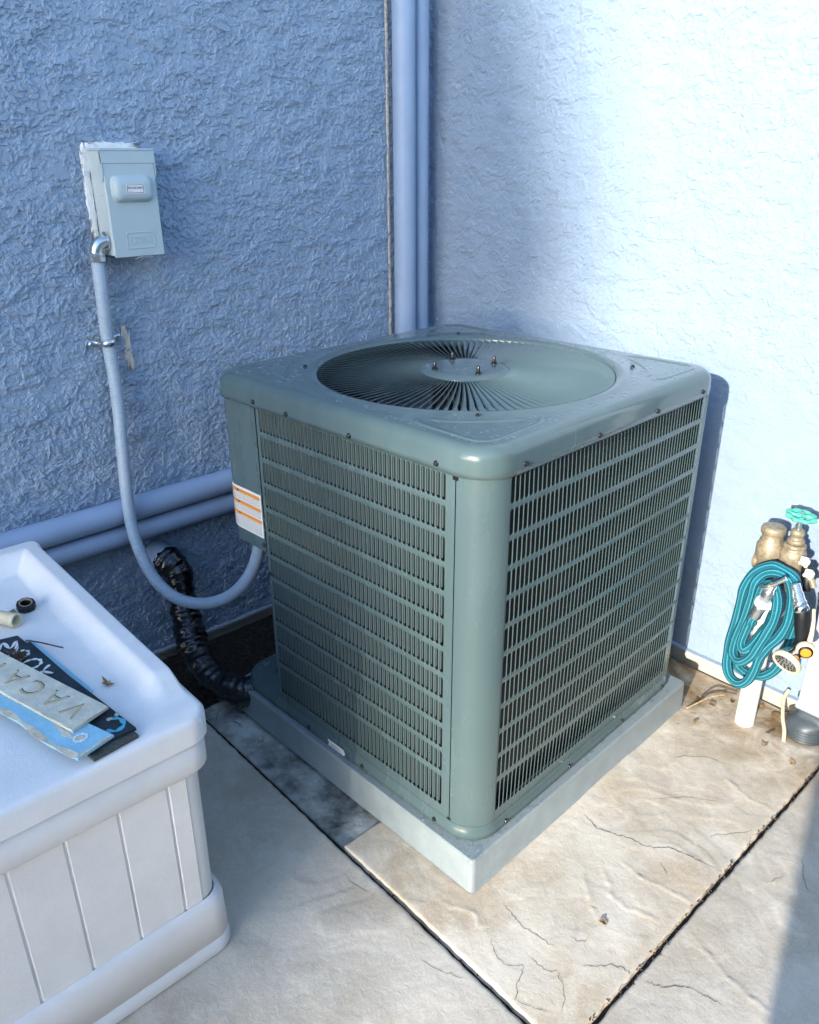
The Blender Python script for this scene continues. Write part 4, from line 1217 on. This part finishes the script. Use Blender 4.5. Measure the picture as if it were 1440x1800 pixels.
# left body: capped vacuum breaker
lb = lv_([(.020, -.085), (.022, -.03), (.028, -.028), (.030, -.018), (.030, -.004), (.0285, .002), (.0285, .012), (.033, .016), (.034, .028), (.034, .046), (.031, .054), (.029, .057), (.029, .062), (.0255, .066), (.0255, .080)], -.018, 0, .045)
lb.build('breaker_body', MT['brass'], va)
lv_([(.0275, 0), (.030, .002), (.030, .016), (.028, .0195), (.022, .0215)], -.018, 0, .1255, n=16).build('breaker_cap', MT['brass'], va)
lv_([(.018, -.07), (.020, -.02), (.026, -.012), (.030, .002), (.032, .018), (.0315, .032), (.027, .044), (.024, .047), (.027, .050), (.027, .055), (.022, .058)], .040, 0, .060).build('valve_body', MT['brass'], va)
lv_([(.018, 0), (.0205, .003), (.0205, .010), (.018, .012), (.015, .014), (.015, .022), (.017, .023), (.017, .034), (.013, .038)], .040, 0, .1185, n=20).build('bonnet', MT['brass'], va)
lv_([(.0062, 0), (.0062, .034)], .040, 0, .156, n=14).build('stem', MT['zinc'], va)
MB().lathe([(.016, -.032), (.016, .032)], align((.012, 0, .070), (1, 0, .25)), 20).build('crossover', MT['brass'], va)
MB().lathe([(.021, -.012), (.022, -.010), (.022, .012), (.02, .014)], align((-.038, 0, .040), (1, 0, .1)), 20).build('side_boss', MT['brass'], va)
# wheel handle: scalloped rim with spokes
wh = MB(); n = 64; lo = []
for (rr, z, sc_) in ((.0255, -.004, 0), (.0335, -.0045, 1), (.036, -.001, 1), (.036, .002, 1), (.0335, .005, 1), (.0255, .0045, 0), (.0245, 0, 0), (.0255, -.004, 0)):
    lo.append([((rr + sc_ * .0028 * math.cos(8 * 2 * math.pi * k / n)) * math.cos(2 * math.pi * k / n), (rr + sc_ * .0028 * math.cos(8 * 2 * math.pi * k / n)) * math.sin(2 * math.pi * k / n), z) for k in range(n)])
Mw = Matrix.Translation((.040, 0, .192)) @ Matrix.Rotation(R(6), 4, 'Y')
lo = [[tuple(Mw @ Vector(q)) for q in l] for l in lo]
wh.rings(lo, True)
for k in range(4):
    a = R(90 * k + 20)
    wh.tube([Mw @ Vector((.006 * math.cos(a), .006 * math.sin(a), .001)), Mw @ Vector((.018 * math.cos(a + .25), .018 * math.sin(a + .25), .002)), Mw @ Vector((.0265 * math.cos(a), .0265 * math.sin(a), .0005))], [.006, .0048, .006], 8)
wh.lathe([(.0115, -.004), (.0115, .005), (.009, .007)], Mw, 16)
wh.build('wheel_handle', MT['green'], va)
MB().lathe([(.005, .006), (.005, .0095), (.0035, .0105)], Mw, 6, True, False).build('handle_screw', MT['zinc'], va)

# hose
HOSE = [(1.511,-.185,.470),(1.508,-.19,.492),(1.499,-.2,.510),(1.479,-.205,.52),(1.453,-.205,.521),(1.429,-.21,.507),(1.41,-.215,.481),(1.4,-.22,.446),(1.397,-.22,.403),(1.395,-.22,.353),(1.389,-.22,.303),(1.388,-.22,.254),(1.393,-.225,.211),(1.409,-.23,.181),(1.437,-.235,.175),(1.46,-.24,.199),(1.472,-.24,.239),(1.478,-.24,.281),(1.491,-.235,.317),(1.51,-.23,.353),(1.52,-.225,.391),(1.518,-.215,.431),(1.51,-.21,.472),(1.496,-.21,.502),(1.471,-.212,.512),(1.443,-.217,.501),(1.427,-.228,.474),(1.424,-.23,.431),(1.419,-.23,.383),(1.411,-.23,.332),(1.404,-.23,.288),(1.407,-.235,.258),(1.423,-.243,.246),(1.443,-.25,.255),(1.463,-.252,.284),(1.475,-.252,.322),(1.487,-.25,.365),(1.495,-.246,.404),(1.493,-.24,.447),(1.483,-.236,.474),(1.468,-.233,.484),(1.452,-.235,.474),(1.447,-.238,.452),(1.445,-.24,.421),(1.438,-.242,.376),(1.43,-.243,.332),(1.428,-.246,.302),(1.438,-.25,.288),(1.450,-.248,.297),(1.459,-.238,.317),(1.466,-.222,.341),(1.47,-.205,.358),(1.470,-.19,.385)]
HOSEB = [(1.392,-.205,.27),(1.396,-.2,.235),(1.406,-.2,.206),(1.419,-.195,.192),(1.442,-.19,.185),(1.47,-.185,.191),(1.491,-.18,.21),(1.503,-.175,.234),(1.512,-.17,.272),(1.516,-.165,.314),(1.52,-.16,.36)]
def hose_tube(path, rad, parent, origin):
    P_ = spline(path, 10); m_ = len(P_); n = 16; O = Vector(origin)
    mb = MB(); mb.tube([p - O for p in P_], lambda i: rad * (1 + .05 * math.sin(i * .37) + .03 * math.sin(i * .11)), n, True)
    o_ = mb.build('hose_tube', MT['hose'], parent); me2 = o_.data
    uvl = me2.uv_layers.new(name='UVMap'); acc = [0.0]
    for i in range(1, m_): acc.append(acc[-1] + (P_[i] - P_[i - 1]).length)
    for pol in me2.polygons:
        ids = list(pol.vertices)
        js = [v % n for v in ids]; wrapf = (max(js) - min(js)) > n / 2
        for li, v in zip(pol.loop_indices, ids):
            i, jx = divmod(v, n)
            if i >= m_: i, jx = m_ - 1, jx
            u = jx / n + (1 if (wrapf and jx == 0) else 0)
            uvl.data[li].uv = (u, acc[i])
    return o_
hs = empty('garden_hose', (1.45, -.22, .18)); tag(hs, 'teal woven garden hose coiled over the garden valve', 'hose')
hose_tube(HOSE, .0128, hs, hs.location); hose_tube(HOSEB, .0128, hs, hs.location)
O = Vector(hs.location)
ca, cb = Vector((1.452, -.262, .398)), Vector((1.472, -.262, .465))
ax = (cb - ca).normalized()
hose_tube([tuple(ca - ax * .022 + Vector((0, .012, -.004))), tuple(ca - ax * .01), tuple(ca + ax * .003)], .0125, hs, hs.location)
cu_ = MB().lathe([(.0135, .0), (.0150, .002), (.0150, .028), (.0160, .030), (.0160, .036), (.0150, .038)], align(ca - O, ax), 14, True).build('hose_coupling', MT['zinc'], hs)
MB().lathe([(.0175, .040), (.0185, .042), (.0185, .056), (.0170, .058)], align(ca - O, ax), 20, True).build('swivel_nut', MT['pvc'], hs)
vb_ = MB().lathe([(.0120, .058), (.0120, .066), (.0145, .070), (.0150, .082), (.0130, .092), (.0100, .094), (.0100, .108), (.0085, .109)], align(ca - O, ax), 20, True).build('shutoff_valve', MT['zinc'], hs)
lvp = [ca - O + ax * .100 + Vector((-.024, -.004, -.008)), ca - O + ax * .103 + Vector((-.010, -.012, -.002)), ca - O + ax * .106 + Vector((0, -.013, .004)), ca - O + ax * .112 + Vector((.012, -.012, .012)), ca - O + ax * .118 + Vector((.026, -.008, .022))]
MB().tube(lvp, [.006, .0055, .0055, .005, .006], 8).build('valve_lever', MT['zinc'], vb_)
MB().lathe([(.005, 0), (.005, .006)], align(lvp[2] + Vector((0, -.003, 0)), (0, -1, .2)), 8).build('lever_screw', MT['brass'], vb_)
# right hand end coupling leading into the nozzle
nz = empty('spray_nozzle', (1.535, -.195, .40)); tag(nz, 'black and chrome spray nozzle with a cream ring hanging from the hose', 'nozzle')
O = Vector(nz.location)
a, b = Vector((1.512, -.19, .475)), Vector((1.533, -.195, .435))
d = (b - a).normalized()
MB().lathe([(.011, -.012), (.0125, -.01), (.0125, .010), (.0145, .012), (.0145, .030), (.0165, .032), (.0165, .040), (.0145, .043)], align(a - O, d), 18, True).build('inlet_coupling', MT['zinc'], nz)
MB().lathe([(.016, 0), (.0175, .002), (.0185, .012), (.016, .016)], align(b - O - d * .004, d), 20).build('chrome_collar', MT['chrome'], nz)
hp = [Vector(q) - O for q in ((1.536, -.195, .432), (1.541, -.195, .415), (1.545, -.195, .390), (1.549, -.195, .362), (1.554, -.196, .340), (1.552, -.202, .322))]
MB().tube(spline(hp, 5), lambda i: .0165 + .002 * math.sin(i * .25), 18).build('grip', MT['rubber'], nz)
hpos = Vector((1.549, -.205, .322)); hd = Vector((-.12, -.88, -.46)).normalized()
MB().lathe([(.017, -.018), (.018, -.004), (.016, .0)], align(hpos - O, hd), 20).build('neck', MT['rubber'], nz)
MB().lathe([(.0165, -.002), (.020, .006), (.027, .022), (.031, .030), (.0315, .034)], align(hpos - O, hd), 28).build('spray_head', MT['chrome'], nz)
MB().lathe([(.0325, .032), (.0350, .034), (.0355, .042), (.034, .047), (.029, .0475), (.0285, .0445)], align(hpos - O, hd), 32, False).build('front_ring', MT['cream'], nz)
MB().lathe([(.0285, .0405), (.0285, .0442), (.004, .0450)], align(hpos - O, hd), 28).build('face_plate', MT['alu'], nz)
Mh = align(hpos - O, hd); hm = MB()
for (rr, nn_) in ((.008, 6), (.016, 10), (.023, 14)):
    for k in range(nn_):
        a2 = 2 * math.pi * k / nn_; hm.lathe([(.0020, .0440), (.0018, .0462)], Mh @ Matrix.Translation((rr * math.cos(a2), rr * math.sin(a2), 0)), 6)
o = hm.build('spray_holes', MT['rubber'], nz); tag(o, kind='stuff')
MB().tube([Vector(q) - O for q in ((1.562, -.192, .440), (1.568, -.194, .41), (1.571, -.197, .38), (1.572, -.202, .352))], [.004, .0045, .0055, .007], 8).build('trigger_lever', MT['cream'], nz)
MB().lathe([(.020, -.006), (.0215, -.004), (.0215, .008), (.019, .010)], align(Vector((1.570, -.213, .340)) - O, (.45, -.8, -.1)), 24).build('dial_housing', MT['cream'], nz)
MB().lathe([(.0165, .009), (.0165, .013), (.0130, .014)], align(Vector((1.570, -.213, .340)) - O, (.45, -.8, -.1)), 24).build('dial_ring', MT['rubber'], nz)
MB().lathe([(.0122, .0125), (.0122, .0158), (.0100, .0165)], align(Vector((1.570, -.213, .340)) - O, (.45, -.8, -.1)), 20).build('dial_button', MT['orange'], nz)
nz.location = O + Vector((.014, -.045, .024))
# splitter with pale knobs to the right of the valve
spn = empty('hose_splitter', (1.522, -.15, .49)); tag(spn, 'hose tap splitter with two pale plastic knobs beside the valve', 'fitting')
MB().lathe([(.012, -.03), (.014, -.028), (.014, .02), (.010, .03)], align((-.004, .0, .0), (.25, -.2, -1)), 16).build('splitter_body', MT['rubber'], spn)
for (x, z) in ((-.012, .052), (.004, .024)):
    k_ = MB().lathe([(.004, -.012), (.0045, -.002), (.011, .0), (.0125, .003), (.011, .007), (.006, .009)], align((x, -.018, z), (.35, -.75, .35)), 12).build('knob', MT['cream'], spn)
    for q in range(4):
        a2 = R(90 * q + 30); MB().lathe([(.0048, 0), (.0052, .003), (.003, .005)], align(Vector((x, -.018, z)) + Vector((.010 * math.cos(a2), -.004, .010 * math.sin(a2))), (.35, -.75, .35)), 8).build('knob_lobe', MT['pvc'], k_)
MB().tube([(.002, -.004, .01), (.012, -.010, .002), (.020, -.014, -.010)], .008, 10).build('brass_outlet', MT['brass'], spn)

# downspout
dsx, dsy = 1.585, -.055
ds = empty('downspout', (dsx, dsy, 0)); tag(ds, 'pale painted rectangular downspout at the right edge', 'downspout')
lo = [[(x, y, z) for (x, y, _) in rsq(.032, .006, 0, 3, .044)] for z in (.105, .7, 1.4, 2.7)]
MB().rings(lo, True).build('spout_pipe', MT['spout'], ds)
lo = [[(x, y, z) for (x, y, _) in rsq(.032 + i, .007, 0, 3, .044 + i)] for (i, z) in ((.000, .080), (.004, .081), (.004, .098), (.0, .1045))]
MB().rings(lo, True).build('end_band', MT['spout'], ds)
# black adapter: square at the top, round and ribbed at the bottom
n = 32; lo = []
def sqc(t, r, z, dx_=0.0, dy_=0.0):
    L = []
    for k in range(n):
        a2 = 2 * math.pi * k / n; ca_, sa_ = math.cos(a2), math.sin(a2); e = 1 / max(abs(ca_), abs(sa_) * 44 / 34)
        rs_ = .0405 * min(e, 1.22); rr = rs_ * (1 - t) + r * t
        L.append((dx_ + rr * ca_, dy_ + rr * sa_, z))
    return L
for (t, r, z, dd) in ((0, .04, .084, 0), (0, .04, .070, 0), (.3, .045, .056, -.006), (1, .048, .046, -.012)): lo.append(sqc(t, r, z, -.012 * t, -.022 * t))
for k in range(6):
    z = .044 - k * .0085
    for (r, dz) in ((.0475, 0), (.0520, -.0015), (.0520, -.0050), (.0475, -.0065)): lo.append(sqc(1, r, z + dz, -.012, -.022))
MB().rings(lo, True).build('drain_adapter', MT['corr'], ds)
# thin irrigation tube
it = MB().tube(spline([(1.49, -.012, .07), (1.492, -.04, .055), (1.515, -.09, .035), (1.538, -.125, .020), (1.55, -.15, .004)], 6), .0055, 8).build('drip_tube', MT['cream']); tag(it, 'thin pale drip tube leaning from the wall to the black drain adapter', 'tube')

# ------------------------------------------------------------------ leaf litter
def leaf(x, y, L, label, seed, mat_=None):
    g_ = random.Random(seed); mb_ = MB(); W = L * .38; n_ = 7; a_ = []; b_ = []; c_ = []
    for k in range(n_):
        t = k / (n_ - 1); w = W * math.sin(math.pi * (t * .94 + .03)) ** .8 * (1 + .2 * (g_.random() - .5))
        zc = .002 + .004 * math.sin(math.pi * t) * g_.random()
        a_.append((L * (t - .5), -w, zc + .003 * g_.random())); b_.append((L * (t - .5), 0, zc - .001)); c_.append((L * (t - .5), w, zc + .003 * g_.random()))
    mb_.rings([a_, b_, c_], False)
    o_ = mb_.build('dry_leaf', mat_ or MT['leaf']); o_.location = (x, y, .0); o_.rotation_euler = (g_.gauss(0, .15), g_.gauss(0, .15), g_.random() * 6.28)
    tag(o_, label, 'leaf', 'dry leaves on the concrete'); return o_
LEAVES = [(1.300, -.150, .030, 'curled dry leaf nearest the pad corner by the wall'), (1.338, -.140, .032, 'dry leaf at the middle of the straw stalk'), (1.372, -.085, .028, 'dry leaf beside the foot of the white riser'),
          (1.345, -.245, .022, 'dark leaf scrap on the silt in front of the riser'), (1.505, -.135, .045, 'large tan leaf left of the black drain adapter'), (1.49, -.06, .05, 'brown leaf against the wall foot under the drip tube'),
          (1.52, -.195, .030, 'pale leaf in front of the black drain adapter'), (1.60, -.215, .03, 'brown leaf at the end of the long joint'), (1.44, -.05, .03, 'brown leaf at the wall foot behind the riser'),
          (1.546, -.974, .022, 'small brown leaf in the middle of the slab')]
for i, (x, y, L, lb_) in enumerate(LEAVES): leaf(x, y, L * .75, lb_, 40 + i)
o = MB().tube(spline([(1.300, -.215, .006), (1.312, -.175, .012), (1.325, -.13, .016), (1.345, -.085, .012)], 5), .0026, 6).build('straw_stalk', MT['twig']); tag(o, 'pale straw stalk lying from the pad corner towards the wall', 'twig')
o = MB().tube(spline([(1.30, -.135, .006), (1.315, -.10, .016), (1.338, -.072, .012), (1.365, -.05, .008)], 5), .0022, 6).build('dark_stalk', MT['darktwig']); tag(o, 'crooked dark stalk behind the straw stalk', 'twig')
# bits of grit in the joint and on the slab (nobody could count these)
gb = MB(); g = random.Random(33)
def bit(x, y, z, s):
    M_ = Matrix.Translation((x, y, z)) @ Matrix.Rotation(g.random() * 6, 4, (g.random(), g.random(), g.random() + .1))
    gb.box((-s, -s * .6, -s * .4), (s, s * .6, s * .4), M_)
for k in range(260):
    y = -1.24 + 1.2 * g.random(); bit(1.656 + g.gauss(0, .005), y, -.004 + .004 * g.random(), .0008 + .0018 * g.random() ** 2)
for k in range(90):
    bit(1.03 + g.random() * 1.0, -1.2495 + g.gauss(0, .002), -.008, .001 + .002 * g.random() ** 2)
for k in range(260):
    bit(1.26 + .5 * g.random(), -.03 - abs(g.gauss(0, .12)), -.003, .001 + .0022 * g.random() ** 2)
for k in range(70):
    bit(1.2 + .8 * g.random(), -1.3 + 1.2 * g.random(), -.004, .001 + .0012 * g.random())
o = gb.build('grit', MT['darktwig']); tag(o, 'dark grit scattered in the joints and along the wall foot', 'grit', kind='stuff')
# dry thatch on the soil behind the unit
th = MB(); g = random.Random(44)
for k in range(350):
    x, y = .03 + .42 * g.random(), -1.22 + .6 * g.random()
    a2 = g.random() * 6.28; l_ = .02 + .04 * g.random(); z = -.03 + .015 * g.random()
    p = Vector((x, y, z)); q = p + Vector((math.cos(a2) * l_, math.sin(a2) * l_, .01 * g.gauss(0, 1)))
    th.tube([p, (p + q) / 2 + Vector((0, 0, .006)), q], [.0008, .001, .0005], 3, False)
o = th.build('thatch', MT['darktwig']); tag(o, 'dry thatch on the dark soil behind the air conditioner', 'thatch', kind='stuff')
pb = MB().lathe([(.001, 0), (.006, .002), (.007, .006), (.003, .009)], None, 8).build('pebble', MT['gravelbit']); pb.location = (.56, -1.175, -.018); tag(pb, 'pale pebble in the dark strip beside the pad', 'pebble')
